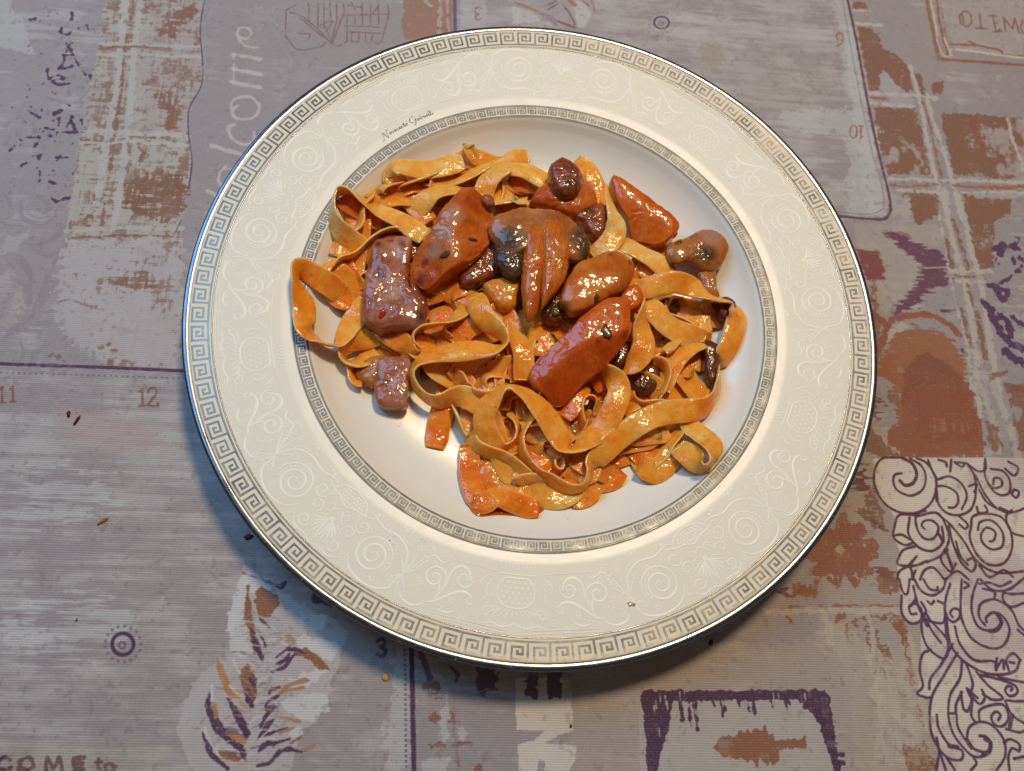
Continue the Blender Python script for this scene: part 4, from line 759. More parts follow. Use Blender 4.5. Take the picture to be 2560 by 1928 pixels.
def spiral(cx, cy, r, turns, a0, sgn=1, n=40, k=.1):
    return [(cx + (r * (1 - t) ** .9 + k) * math.cos(a0 + sgn * t * turns * 6.283), cy + (r * (1 - t) ** .9 + k) * math.sin(a0 + sgn * t * turns * 6.283)) for t in np.linspace(0, 1, n)]
HALF = 72 / 2 / 180 * math.pi * 116.5      # 73.2 mm from urn centre to shell centre
def motif(R, sg):
    L = lambda pts, w, **k: R.line([(sg * u, v) for u, v in smooth(pts, 6)], w, **k)
    Lr = lambda pts, w, **k: R.line([(sg * u, v) for u, v in pts], w, **k)
    # urn half (v > 0 is towards the rim edge)
    L([(0, -7.6), (4.6, -7.4), (6.8, -4), (6.4, 0), (3.6, 2.4), (0, 3)], 1.0, taper=False)
    for j, v in enumerate((-6, -4.2, -2.4, -.6, 1)):
        for u in ((0.0, 2.2, 4.4) if j % 2 else (1.1, 3.3, 5.4)):
            if sg > 0 or u > 0: R.dot(sg * u, v, .42, .05)
    L([(0, -8.9), (7.5, -8.9)], .8, taper=False)
    for k in range(5): L([(1.1 * k + .5, 3.4), (1.9 * k + .8, 5.4 - .1 * k), (2.2 * k + 1, 7)], .8)
    Lr(spiral(9.4, 5.2, 2.2, 1.3, 3.0), .8); Lr(spiral(7.2, 3.9, 1.4, 1.1, 2.2), .7); L([(0, 8.4), (4, 9.6), (8, 8.6), (12, 10.2)], .9)
    for k in range(4): L([(2.6 * k, 7.6), (2.6 * k + 1, 9.4), (2.6 * k + .4, 10.4)], .7)
    for k in range(5): L([(1.5 * k, -10.3), (1.6 * k + .6, -12), (1.5 * k + 1.1, -12.6)], .7); R.dot(sg * (1.6 * k + .6), -12.9, .4)
    L([(9.5, -6), (11, -3), (10.6, 0), (12.6, 2.4)], .9); L([(9.4, -3.4), (8.6, -1), (10, .6)], .8); L([(11, -7.6), (13.4, -5), (13, -2.6)], .9)
    # chains, inner and outer
    for k in range(26):
        u = .6 + k * 1.12; L([(u, -9.75), (u + .5, -9.5), (u + 1, -9.95)], .5, h=.05)
        L([(u, 11.4), (u + .5, 11.15), (u + 1, 11.55)], .45, h=.05)
    L([(8, -9.2), (30, -9.2)], .4, h=.05, taper=False); L([(0, 10.9), (30, 10.9)], .35, h=.05, taper=False); L([(0, 12.0), (30, 12.0)], .35, h=.05, taper=False)
    # S scroll beside the urn
    L([(15.2, 2.0), (17.5, .6), (20.5, 1.0), (24, 3.4), (27.6, 6.6), (31, 8)], 1.5); Lr(spiral(15.6, 3.4, 1.5, 1.0, -1.4), .9)
    L([(17, -3.5), (19, -7.2), (22.5, -7.8), (25, -5), (25.4, 0), (27.2, 5)], 1.5); Lr(spiral(19.6, -3.8, 3.4, 1.4, -2.6, -1), 1.1)
    Lr(spiral(30.2, -1.2, 4.6, 1.9, 2.2), 1.3); L([(27.6, 7.2), (27.2, 2.4), (29, -1.4)], 1.3); L([(20, 7.5), (22.6, 9), (26.4, 8.6)], 1.1); L([(30.5, 8.6), (34, 10.6), (38, 9.8), (39.4, 7.6)], 1.2)
    L([(27, -8.6), (29.6, -7), (33.4, -8.4), (36, -6.4), (38.6, -8.2)], 1.1); L([(33, -8.2), (34.8, -10.8), (37.4, -10.4)], .9)
    # acanthus burst
    for a, l, w in ((-2.6, 9, .9), (-2.25, 10.5, 1.0), (-1.95, 10, .9), (-1.6, 8.4, .9), (-1.2, 7, .9), (.5, 6.6, .8), (.95, 7.4, .9), (1.35, 7, .8), (1.8, 6.4, .8)):
        c, s_ = math.cos(a), math.sin(a); L([(41, 2), (41 + c * l * .5 - s_ * .8, 2 + s_ * l * .5 + c * .8), (41 + c * l - s_ * 2.2, 2 + s_ * l + c * 1.4)], w)
    for k in range(5): R.dot(sg * (37.6 - k * .75), -2.2 - k * 1.1, .42)
    for k in range(4): L([(43 + k * 1.8, -6.6 - k * .5), (43.8 + k * 1.8, -8.2 - k * .6), (45 + k * 1.7, -8.2 - k * .6)], .7)
    R.dot(sg * 47.5, -12.1, .9); R.dot(sg * 45.4, -12.4, .5); R.dot(sg * 49.4, -12.6, .45)
    for k in range(5): L([(47.5, -12.1), (47.5 + 1.6 * math.cos(k * 1.26), -12.1 + 1.6 * math.sin(k * 1.26))], .6)
    for (cx, cy, r_, a_) in ((13.2, 7.4, 1.3, 1), (22.6, -2.6, 1.5, 2), (24.4, 7.2, 1.2, 4), (33.4, 4.2, 2.0, 3), (35.2, -4.6, 1.6, 5), (44.6, 5.4, 1.6, 0), (46, -3.4, 1.8, 2), (58.8, -5.6, 1.3, 1), (61.4, 8.4, 1.4, 4), (69.6, 5.4, 1.1, 2), (12.8, -6.6, 1.2, 5), (37.4, 8.4, 1.2, 3)):
        Lr(spiral(cx, cy, r_, 1.3, a_, 1, 22), .6)
        L([(cx + r_, cy), (cx + r_ * 1.9, cy + r_ * .9), (cx + r_ * 2.2, cy + r_ * .1)], .5); L([(cx - r_, cy), (cx - r_ * 1.7, cy - r_ * .9), (cx - r_ * 2.3, cy - r_ * .3)], .5)
    for (cx, cy) in ((17.6, 9.6), (32, -5.8), (39.8, -8.6), (49.6, 8.6), (51.4, -5.6), (66, -6.4), (22, 4.6), (35, 1.4)):
        for k in range(5): R.dot(sg * (cx + .8 * math.cos(k * 1.2566)), cy + .8 * math.sin(k * 1.2566), .34)
    # great spiral
    Lr(spiral(53.6, 1.6, 7.3, 2.6, 2.8, 1, 90), 1.25); L([(42, 3), (43.6, 9), (50, 11.6), (57.6, 10), (61.6, 5)], 1.2); L([(41.6, 0), (43.4, -5.4), (49, -8.6), (56, -8.4), (62, -10.2), (66, -9)], 1.2)
    for k in range(9): a = 2.6 + k * .28; R.dot(sg * (53.6 + 5.9 * math.cos(a)), 1.6 + 5.9 * math.sin(a), .4)
    # shell and basket
    for k in range(5):
        a = math.pi / 2 + k * .26; l = 8.4 - k * .55
        L([(HALF - .5, 1.2), (HALF + math.cos(a) * l * .55 - .6, 1.2 + math.sin(a) * l * .6), (HALF + math.cos(a) * l, 1.2 + math.sin(a) * l)], 1.1)
    R.dot(sg * HALF, .6, 1.0) if sg > 0 else None; Lr(spiral(66.4, 7.2, 2.4, 1.5, 0), .9); Lr(spiral(65.4, .6, 2.7, 1.4, 1.0, -1), .9); Lr(spiral(62.6, -4.4, 3.1, 1.5, -.5), 1.0); Lr(spiral(69.4, -2.6, 2.0, 1.2, 2.0, -1), .8)
    L([(63, 9.6), (66, 11.2), (70, 10.8), (HALF, 11.8)], .9); L([(68, 2.6), (70, 1.2), (71.5, 2)], .8)
    L([(64.4, -7.6), (67.4, -11.4), (HALF, -12.8)], 1.0, taper=False); L([(64.4, -7.6), (69, -7.2), (HALF, -5.6)], .9, taper=False); L([(70.6, -1.6), (72, -3.4), (HALF, -3.8)], .9)
    for i in range(6):
        for j in range(4):
            u, v = HALF - .75 - i * 1.45 - (j % 2) * .7, -7.4 - j * 1.25
            if u > 65.6 + j * .9: R.dot(sg * u, v, .45, .05)
    L([(64.2, -7.6), (61.6, -8.6), (61, -6.8)], .8); R.dot(sg * 60.6, -11.2, .6); R.dot(sg * 58.8, -11.8, .45); R.dot(sg * 57, -11.6, .35)
RL = Relief()
for q in range(5):
    RL.rot = RAD(-81 + 72 * q)
    motif(RL, 1); motif(RL, -1)
mesh_obj("raised_scroll_decoration", RL.V, RL.F, M['enamel'], plate)
# maker's name in script, printed on the rim
ST = Strips()
def script_line(P, w=.22):
    """P in (u mm, v mm); a pen stroke at the radius 102.6"""
    P = smooth(np.array(P, float), 4)
    for i in range(len(P) - 1):
        (u0, v0), (u1, v1) = P[i], P[i + 1]; L = math.hypot(u1 - u0, v1 - v0) + 1e-6
        ww = w * (1.5 if (v1 < v0) else .8); nx, ny = -(v1 - v0) / L * ww / 2, (u1 - u0) / L * ww / 2
        k = len(ST.V)
        for u, v in ((u0 + nx, v0 + ny), (u0 - nx, v0 - ny), (u1 - nx, v1 - ny), (u1 + nx, v1 + ny)):
            r = 102.4 + v; a = SA - u / 102.4
            ST.V.append((r * math.cos(a) / 1000, r * math.sin(a) / 1000, (zprof(r) + .045) / 1000))
        ST.F.append((k, k + 1, k + 2, k + 3)); ST.F.append((k + 3, k + 2, k + 1, k))
pN = at(955, 352, .0233); SA = math.atan2(pN.y, pN.x)
GL = {'N': ([(-.5, -.5), (-.1, -.9), (.5, .3), (1.2, 2.6), (1.5, .6), (1.9, -.7), (2.3, 1.0), (2.7, 2.7), (3.3, 2.5)], 3.0), 'o': ([(.5, 1), (.1, .6), (.3, .1), (.7, .3), (.7, .8), (.4, 1), (1, .8)], 1.0), 'v': ([(0, .8), (.25, 1), (.4, .1), (.8, .5), (.8, 1), (1.1, .85)], 1.05),
      'e': ([(0, .4), (.6, .6), (.6, 1), (.2, .7), (.3, .1), (.8, .3)], .85), 'c': ([(.7, .9), (.3, .95), (.15, .4), (.4, .05), (.8, .3)], .85), 'n': ([(0, .9), (.15, 0), (.35, .8), (.6, .95), (.65, .1), (.95, .3)], 1.0), 't': ([(.5, 2.0), (.25, .3), (.5, .05), (.8, .3), (.5, .8), (.1, 1.2), (.8, 1.3)], .85),
      'G': ([(2.6, 2.3), (1.9, 2.9), (.7, 2.3), (.2, 1), (.9, .0), (2.0, .6), (2.4, 1.4), (2.2, .2), (1.5, -1.0), (.9, -1.2)], 2.8), 'a': ([(.7, .9), (.2, .9), (.1, .2), (.5, .1), (.75, .9), (.75, .15), (1.0, .3)], 1.05), 'b': ([(.1, .6), (.5, 2.1), (.3, 1.6), (.2, .1), (.6, .2), (.7, .8), (1, .8)], 1.0),
      'r': ([(0, .5), (.25, 1.1), (.3, .85), (.55, .9), (.5, .15), (.85, .3)], .85), 'i': ([(0, .4), (.25, .95), (.2, .1), (.5, .3)], .55), 'l': ([(0, .4), (.6, 2.2), (.4, 2.2), (.2, .2), (.6, .3)], .65)}
u = 0
for ch in "Novecento Gabrielli":
    if ch == ' ': u += 1.0; continue
    P, adv = GL[ch]; script_line([(u + a * 1.28, b) for a, b in P]); u += adv * 1.28
mesh_obj("maker_script", ST.V, ST.F, M['ink'], plate, smooth=False)

# ------------------------------------------------------------------ food builders
def crom(P, step):
    """Catmull-Rom through rows of P (first three columns are metres) at about the given step"""
    P = np.asarray(P, float); Q = np.vstack([2 * P[0] - P[1], P, 2 * P[-1] - P[-2]]); out = []
    for i in range(len(P) - 1):
        a, b, c, d = Q[i:i + 4]; n = max(2, int(np.linalg.norm(c[:3] - b[:3]) / step))
        for t in np.linspace(0, 1, n, endpoint=False):
            out.append(.5 * (2 * b + (c - a) * t + (2 * a - 5 * b + 4 * c - d) * t * t + (3 * b - a - 3 * c + d) * t ** 3))
    out.append(P[-1]); return np.array(out)
SECT = []
for k in range(14):
    a = 2 * math.pi * k / 14; c, s_ = math.cos(a), math.sin(a)
    SECT.append((math.copysign(abs(c) ** .38, c), math.copysign(abs(s_) ** .75, s_)))
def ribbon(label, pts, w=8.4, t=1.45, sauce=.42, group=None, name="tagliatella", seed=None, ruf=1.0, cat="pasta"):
    """pts = (region, x, y, height mm, tilt deg[, width factor]); one ribbon of egg pasta"""
    rows = []; w *= 1.12
    for p in pts:
        X = at(*rz(p[0], p[1], p[2]), p[3] / 1000); rows.append((X.x, X.y, X.z, RAD(p[4]), p[5] if len(p) > 5 else 1.0))
    C = crom(rows, .0011); n = len(C)
    sd0 = len(label) * 1.7
    for i in range(n):     # soft sag and sideways wander of a cooked strand
        s = i * .0011; f = min(1, min(i, n - 1 - i) / 6)
        C[i, 0] += f * .0008 * mnoise.noise(Vector((s * 70, sd0, 1))); C[i, 1] += f * .0008 * mnoise.noise(Vector((s * 70, sd0, 8)))
        C[i, 2] += f * .0012 * mnoise.noise(Vector((s * 55, sd0, 4))); C[i, 3] += f * .22 * mnoise.noise(Vector((s * 60, sd0, 6)))
    sd = seed if seed is not None else sum(ord(c) * (i + 3) for i, c in enumerate(label)) % 997
    T = np.gradient(C[:, :3], axis=0); T /= np.linalg.norm(T, axis=1)[:, None] + 1e-9
    V = []; E = []; S = []; secs = []
    for i in range(n):
        tt = Vector(T[i]); c = Vector(C[i, :3]); ph = C[i, 3]
        side = tt.cross(Vector((0, 0, 1)))
        if side.length < 1e-4: side = Vector((1, 0, 0))
        side.normalize(); up = side.cross(tt).normalized()
        S2 = side * math.cos(ph) + up * math.sin(ph); N2_ = S2.cross(tt).normalized()
        s = i * .0011; ww = w / 2000 * C[i, 4] * (1 + .05 * mnoise.noise(Vector((s * 60, sd, 0))))
        e = min(i, n - 1 - i) / 3.0; ww *= .78 + .22 * min(1, e) ** .7
        sec = []
        for (a, b) in SECT:
            rfl = ruf * .00085 * mnoise.noise(Vector((s * 95, sd * .37, 5 if a > 0 else 9))) * abs(a) ** 2 * 1.8
            cup = -.0012 * (1 - a * a) * mnoise.noise(Vector((s * 35, sd * 1.7, 2)))
            wj = 1 + .035 * mnoise.noise(Vector((s * 420, sd, 3 if a > 0 else 7)))
            hh = t / 2000 * b * (1 - .18 * abs(a) ** 4) * (1.0 if e >= 1 else .55 + .45 * e)
            sec.append(c + S2 * (a * ww * wj) + N2_ * (hh + rfl + cup))
        secs.append(sec)
    lift = np.zeros(n)
    for i, sec in enumerate(secs):
        lift[i] = max(0, max(zplate(math.hypot(v.x, v.y)) + .0002 - v.z for v in sec))
    L2 = np.array([lift[max(0, i - 5):i + 6].max() for i in range(n)]); L2 = np.convolve(np.pad(L2, 4, 'edge'), np.ones(9) / 9, 'valid')
    L2 = np.maximum(L2, lift)
    F = []; m = len(SECT)
    for i, sec in enumerate(secs):
        for k, v in enumerate(sec):
            V.append((v.x, v.y, v.z + L2[i])); E.append(abs(SECT[k][0]) ** 6 * (1 if abs(SECT[k][0]) > .93 else 0)); S.append(sauce)
    for i in range(n - 1):
        for k in range(m): F.append((i * m + k, i * m + (k + 1) % m, (i + 1) * m + (k + 1) % m, (i + 1) * m + k))
    F.append(tuple(range(m))); F.append(tuple((n - 1) * m + k for k in reversed(range(m))))
    o = mesh_obj(name, V, F, M['pasta'], None, True, {'edge': E, 'sauce': S})
    tag(o, label, cat, group or "tagliatelle ribbons heaped on the plate")
    return o
def blob(name, poly, ztop, thick, mat, parent=None, p=4.0, slope=(0, 0), rough=.5, na=96, nr=32, seed=1, facets=(), roughscale=160, darks=(), pales=()):
    """solid piece whose outline (region, points) is met at height ztop mm; top surface cut by facets (a, b, c): z <= a + b*x + c*y in mm"""
    reg, pts = poly
    P = [at(*rz(reg, *q), (ztop - thick * .35) / 1000) for q in pts]
    P = smooth([(q.x * 1000, q.y * 1000) for q in P], 5, closed=True)
    c = P.mean(0); cz = ztop - thick / 2
    ang = np.arctan2(P[:, 1] - c[1], P[:, 0] - c[0]); rad = np.hypot(P[:, 0] - c[0], P[:, 1] - c[1])
    o = np.argsort(ang); ang, rad = ang[o], rad[o]
    A = np.linspace(-math.pi, math.pi, na, endpoint=False)
    Rr = np.interp(A, np.r_[ang - 2 * math.pi, ang, ang + 2 * math.pi], np.r_[rad, rad, rad])
    V = []; F = []
    prof = [(.93 * q / 14, None) for q in range(15)]
    prof = [(rf, (1 - rf ** p) ** (1 / p)) for rf, _ in prof]; th0 = math.asin(min(1, .93 ** (p / 2)))
    for q in range(1, 16):
        th = th0 + (math.pi - 2 * th0) * q / 15
        prof.append((math.sin(th) ** (2 / p), math.copysign(abs(math.cos(th)) ** (2 / p), math.cos(th))))
    prof += [(.93 * q / 4, -(1 - (.93 * q / 4) ** p) ** (1 / p)) for q in (3, 2, 1, 0)]
    nr = len(prof) - 1
    for rf, zf in prof:
        for k in range(na):
            x, y = Rr[k] * rf * math.cos(A[k]), Rr[k] * rf * math.sin(A[k])
            z = cz + thick / 2 * zf + (slope[0] * x + slope[1] * y)
            for (fa, fb, fc) in facets:
                if zf > 0:
                    g = ztop + fa + fb * x + fc * y; hq = max(0.0, 1 - abs(z - g) / 2.2); z = min(z, g) - hq * hq * .55
            q = Vector(((x + c[0]) / 8 * roughscale / 160, (y + c[1]) / 8 * roughscale / 160, z / 8 + seed * 3.3))
            d = rough * (1.2 * mnoise.noise(q) + .8 * abs(mnoise.noise(q * 2.3)) + .5 * mnoise.noise(q * 5) + .3 * mnoise.noise(q * 11))
            rr_ = math.hypot(x, y) + 1e-6
            V.append(((c[0] + x + d * x / rr_ * .8) / 1000, (c[1] + y + d * y / rr_ * .8) / 1000, (z + d * .8 * (1 if zf > 0 else .2)) / 1000))
    m = na
    for j in range(nr):
        for k in range(m): F.append((j * m + k, (j + 1) * m + k, (j + 1) * m + (k + 1) % m, j * m + (k + 1) % m))
    lift = max(0.0, max(min(zplate(math.hypot(v[0], v[1])), .0232) + .0001 - v[2] for v in V))
    V = [(v[0], v[1], v[2] + lift) for v in V]
    def patches(L):
        out = np.zeros(len(V))
        if not L: return out
        A_ = np.array(V)[:, :2] * 1000
        for (rg, x, y, r) in L:
            w_ = at(*rz(rg, x, y), (ztop + lift * 1000) / 1000); d_ = np.hypot(A_[:, 0] - w_.x * 1000, A_[:, 1] - w_.y * 1000)
            out = np.maximum(out, np.clip(1.35 - d_ / r, 0, 1))
        return out
    return mesh_obj(name, V, F, mat, parent, True, {'dark': patches(darks), 'pale': patches(pales)})
def place(o, label, cat, group=None): return tag(o, label, cat, group)

# ------------------------------------------------------------------ the pasta, strand by strand
rb = ribbon

# each lower strand is named by what lies next to it
LAND = [("the lilac chunk", 1000, 720), ("the large orange chunk", 1140, 600), ("the mushroom stem", 1345, 720), ("the red block", 1430, 880), ("the tan rounded piece", 1500, 680), ("the golden cube", 1250, 745), ("the ringed loop", 1035, 960),
        ("the round ring", 1245, 1080), ("the snaking strand", 1400, 1230), ("the wide right arc", 1800, 820), ("the dark mushroom lump", 1600, 960), ("the round brown nugget", 1420, 430), ("the right wall mushroom", 1770, 620), ("the cut end on the plate", 1095, 1090),
        ("the little tube", 1395, 1160), ("the hanging left curl", 790, 730), ("the upper left loop", 880, 560), ("the orange wedge", 1600, 540), ("the lower right loop", 1740, 1130), ("the lower left mushroom", 930, 930)]
USED_LABELS = set()
def where(P):
    q = P[len(P) // 2]; x, y = rz(q[0], q[1], q[2])
    for nm, lx, ly in sorted(LAND, key=lambda t: math.hypot(x - t[1], y - t[2])):
        a = math.degrees(math.atan2(y - ly, x - lx)) % 360
        d = ["right of", "below and right of", "directly below", "below and left of", "left of", "above and left of", "directly above", "above and right of"][int((a + 22.5) // 45) % 8]
        if d + nm not in USED_LABELS:
            USED_LABELS.add(d + nm); return d + " " + nm
# hidden heart of the pile: broad strands seen only through gaps, dark with shade
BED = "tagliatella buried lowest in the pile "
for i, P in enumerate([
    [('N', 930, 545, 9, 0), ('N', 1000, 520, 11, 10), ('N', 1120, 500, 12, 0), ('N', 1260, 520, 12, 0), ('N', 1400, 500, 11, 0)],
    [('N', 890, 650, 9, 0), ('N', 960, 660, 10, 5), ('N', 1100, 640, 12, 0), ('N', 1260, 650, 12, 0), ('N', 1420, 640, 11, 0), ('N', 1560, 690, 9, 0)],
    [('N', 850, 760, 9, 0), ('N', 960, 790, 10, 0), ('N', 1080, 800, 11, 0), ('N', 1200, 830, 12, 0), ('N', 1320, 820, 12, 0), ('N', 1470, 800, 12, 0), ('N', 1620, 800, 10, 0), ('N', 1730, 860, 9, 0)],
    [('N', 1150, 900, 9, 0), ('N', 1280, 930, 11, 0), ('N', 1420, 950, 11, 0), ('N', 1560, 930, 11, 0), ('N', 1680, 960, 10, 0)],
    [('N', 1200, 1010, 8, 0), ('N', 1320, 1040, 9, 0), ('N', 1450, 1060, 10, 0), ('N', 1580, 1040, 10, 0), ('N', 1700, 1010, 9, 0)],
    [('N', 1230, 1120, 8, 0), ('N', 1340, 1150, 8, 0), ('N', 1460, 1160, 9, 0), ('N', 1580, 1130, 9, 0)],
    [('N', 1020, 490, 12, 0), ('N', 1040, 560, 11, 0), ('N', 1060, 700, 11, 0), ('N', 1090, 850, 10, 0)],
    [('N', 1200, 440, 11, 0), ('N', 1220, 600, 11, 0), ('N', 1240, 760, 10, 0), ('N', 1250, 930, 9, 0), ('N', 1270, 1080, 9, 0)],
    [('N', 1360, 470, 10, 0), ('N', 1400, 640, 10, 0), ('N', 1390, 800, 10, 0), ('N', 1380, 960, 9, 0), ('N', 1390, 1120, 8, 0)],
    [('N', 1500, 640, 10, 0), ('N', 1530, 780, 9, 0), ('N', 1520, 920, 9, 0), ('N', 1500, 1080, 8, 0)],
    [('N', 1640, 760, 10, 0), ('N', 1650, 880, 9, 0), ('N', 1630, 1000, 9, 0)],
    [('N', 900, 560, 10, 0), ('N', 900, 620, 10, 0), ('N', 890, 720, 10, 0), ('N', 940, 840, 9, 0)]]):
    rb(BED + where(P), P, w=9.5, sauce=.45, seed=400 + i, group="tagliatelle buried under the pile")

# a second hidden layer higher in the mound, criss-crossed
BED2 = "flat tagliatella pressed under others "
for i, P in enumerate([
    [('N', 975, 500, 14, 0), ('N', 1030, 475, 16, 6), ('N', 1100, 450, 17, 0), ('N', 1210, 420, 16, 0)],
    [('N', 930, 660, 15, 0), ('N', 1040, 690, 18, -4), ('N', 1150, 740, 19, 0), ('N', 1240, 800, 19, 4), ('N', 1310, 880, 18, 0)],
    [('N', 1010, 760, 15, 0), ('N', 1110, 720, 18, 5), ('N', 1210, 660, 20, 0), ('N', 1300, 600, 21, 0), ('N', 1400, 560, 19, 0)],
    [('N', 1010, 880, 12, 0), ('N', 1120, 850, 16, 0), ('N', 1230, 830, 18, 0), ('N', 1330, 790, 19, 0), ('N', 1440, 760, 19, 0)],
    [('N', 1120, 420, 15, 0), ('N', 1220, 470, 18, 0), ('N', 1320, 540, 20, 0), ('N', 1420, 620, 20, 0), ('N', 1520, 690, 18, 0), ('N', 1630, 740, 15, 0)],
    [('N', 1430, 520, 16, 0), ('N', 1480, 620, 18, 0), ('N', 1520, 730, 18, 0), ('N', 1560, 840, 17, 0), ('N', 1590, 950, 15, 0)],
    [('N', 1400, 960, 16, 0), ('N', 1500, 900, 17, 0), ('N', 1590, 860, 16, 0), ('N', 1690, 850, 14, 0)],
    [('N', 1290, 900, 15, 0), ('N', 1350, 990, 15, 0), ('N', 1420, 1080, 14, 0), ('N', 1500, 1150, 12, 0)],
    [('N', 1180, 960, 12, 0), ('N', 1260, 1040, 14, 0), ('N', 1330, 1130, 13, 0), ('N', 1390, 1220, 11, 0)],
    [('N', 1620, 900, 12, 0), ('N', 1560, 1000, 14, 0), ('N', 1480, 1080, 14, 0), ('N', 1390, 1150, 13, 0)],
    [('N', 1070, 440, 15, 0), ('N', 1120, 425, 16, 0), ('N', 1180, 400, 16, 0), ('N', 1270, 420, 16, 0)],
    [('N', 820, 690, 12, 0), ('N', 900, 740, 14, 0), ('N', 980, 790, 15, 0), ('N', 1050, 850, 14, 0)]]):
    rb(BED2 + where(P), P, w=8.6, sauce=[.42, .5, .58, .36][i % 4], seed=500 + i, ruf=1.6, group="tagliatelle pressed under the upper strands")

# loose curls glimpsed between the upper strands
CURL = "curled tagliatella glimpsed between strands "
rc = random.Random(12)
HEAP = [(870, 540), (980, 440), (1150, 405), (1290, 415), (1400, 440), (1520, 490), (1560, 630), (1700, 690), (1810, 770), (1815, 880), (1770, 990), (1720, 1100), (1630, 1170), (1540, 1220), (1400, 1240), (1260, 1250), (1220, 1170), (1225, 1080), (1175, 1000), (1060, 940), (960, 860), (880, 810), (860, 700), (845, 610)]
def inside(x, y):
    c = False
    for i in range(len(HEAP)):
        (ax, ay), (bx, by) = HEAP[i], HEAP[i - 1]
        if (ay > y) != (by > y) and x < (bx - ax) * (y - ay) / (by - ay) + ax: c = not c
    return c
def tuck(x, y, m=26):
    for _ in range(30):
        if all(inside(x + dx, y + dy) for dx, dy in ((m, 0), (-m, 0), (0, m), (0, -m))): break
        x += (1320 - x) * .06; y += (800 - y) * .06
    return x, y
CENT = [(930, 600), (1000, 720), (1100, 620), (1010, 830), (1180, 760), (1120, 880), (1230, 870), (1310, 960), (1400, 900), (1480, 830), (1560, 780), (1640, 830), (1590, 930), (1500, 1000), (1420, 1060), (1330, 1110), (1250, 1000), (1290, 1190), (1400, 1170), (1500, 1120), (1610, 1040), (1680, 930), (1200, 500), (1080, 470), (1350, 480), (1470, 640), (1540, 690), (1700, 800), (1240, 1130), (1190, 930), (1030, 480), (1160, 440), (1260, 450), (1300, 1050), (1380, 1020), (1450, 1160), (1540, 1060), (1190, 1010), (1620, 960), (960, 900)]
for i, (cx, cy) in enumerate(CENT):
    a0 = rc.uniform(0, 6.28); r = rc.uniform(38, 62); sgn = rc.choice((-1, 1)); z0 = rc.uniform(12, 16) + 4.0 * math.exp(-((cx - 1290) ** 2 + (cy - 800) ** 2) / 90000)
    P = []
    for k in range(9):
        a = a0 + sgn * k * rc.uniform(.48, .56); rr_ = r * (1.1 + .10 * k * rc.uniform(.6, 1))
        px_, py_ = tuck(cx + rr_ * math.cos(a) + k * rc.uniform(-5, 5), cy + rr_ * .9 * math.sin(a))
        P.append(('N', px_, py_, z0 + 2.2 * math.sin(k * 1.3 + i), sgn * (30 + 38 * math.sin(k * .9 + i * 1.9))))
    rb(CURL + where(P), P, w=8.2, sauce=rc.uniform(.25, .5), seed=600 + i, ruf=1.4, group="curled tagliatelle between the upper strands")

# ---- upper left
rb("broad pale tagliatella folded back at its left end along the top edge of the pile", [('A', 1120, 560, 15, 10), ('A', 1075, 480, 17, 20), ('A', 1040, 410, 19, 45), ('A', 1090, 350, 21, 25), ('A', 1200, 335, 22, 8), ('A', 1350, 310, 23, -4), ('A', 1500, 280, 23, -6), ('A', 1690, 240, 22, -4)], w=8.8, sauce=.22)
rb("tagliatella sloping from the top fold down behind the big orange chunk", [('A', 1030, 430, 15, 30), ('A', 1110, 510, 17, 12), ('A', 1200, 600, 18, 0), ('A', 1290, 700, 19, -6), ('A', 1380, 790, 19, 0)], w=8.2, sauce=.45)
rb("pale arched tagliatella crossing above the big orange chunk", [('A', 1230, 730, 18, 6), ('A', 1330, 620, 21, 10), ('A', 1440, 540, 23, 24), ('A', 1580, 500, 25, 38), ('A', 1740, 510, 26, 55), ('A', 1860, 570, 25, 66), ('A', 1960, 640, 23, 60)], w=8.6, sauce=.2)
rb("tagliatella making the big open loop at the upper left of the pile", [('A', 1330, 930, 24, -4), ('A', 1230, 860, 25, -8), ('A', 1100, 770, 24, -20), ('A', 940, 710, 23, -32), ('A', 800, 680, 22, -52), ('A', 690, 640, 20, -68), ('A', 590, 660, 18, -78), ('A', 535, 760, 17, -76), ('A', 535, 880, 16, -72), ('A', 580, 980, 15, -62), ('A', 660, 1060, 14, -48), ('A', 760, 1110, 14, -30), ('A', 880, 1150, 14, -14)], w=8.6, sauce=.18)
rb("orange tagliatella seen through the big upper left loop", [('A', 600, 740, 11, 6), ('A', 700, 790, 12, 4), ('A', 830, 830, 13, 0), ('A', 960, 850, 14, 0)], w=8.6, sauce=.66)
rb("thin pale tagliatella standing on edge from the loop down to the left side", [('A', 1210, 930, 20, -30), ('A', 1080, 870, 22, -55), ('A', 960, 890, 22, -72), ('A', 860, 960, 21, -78), ('A', 770, 1070, 19, -78), ('A', 680, 1165, 17, -78), ('A', 580, 1230, 15, -74), ('A', 500, 1310, 13, -64)], w=8.2, sauce=.14)
rb("short tagliatella lying under the loop beside the plate wall", [('A', 500, 1130, 12, 10), ('A', 590, 1140, 13, 0), ('A', 700, 1170, 13, 0), ('A', 800, 1230, 13, 0)], w=7.6, sauce=.35)
rb("orange tagliatella running down left of the lilac chunk", [('A', 560, 1230, 11, 0), ('A', 620, 1320, 12, 0), ('A', 680, 1420, 12, 0), ('A', 720, 1540, 12, 0)], w=8.8, sauce=.72)
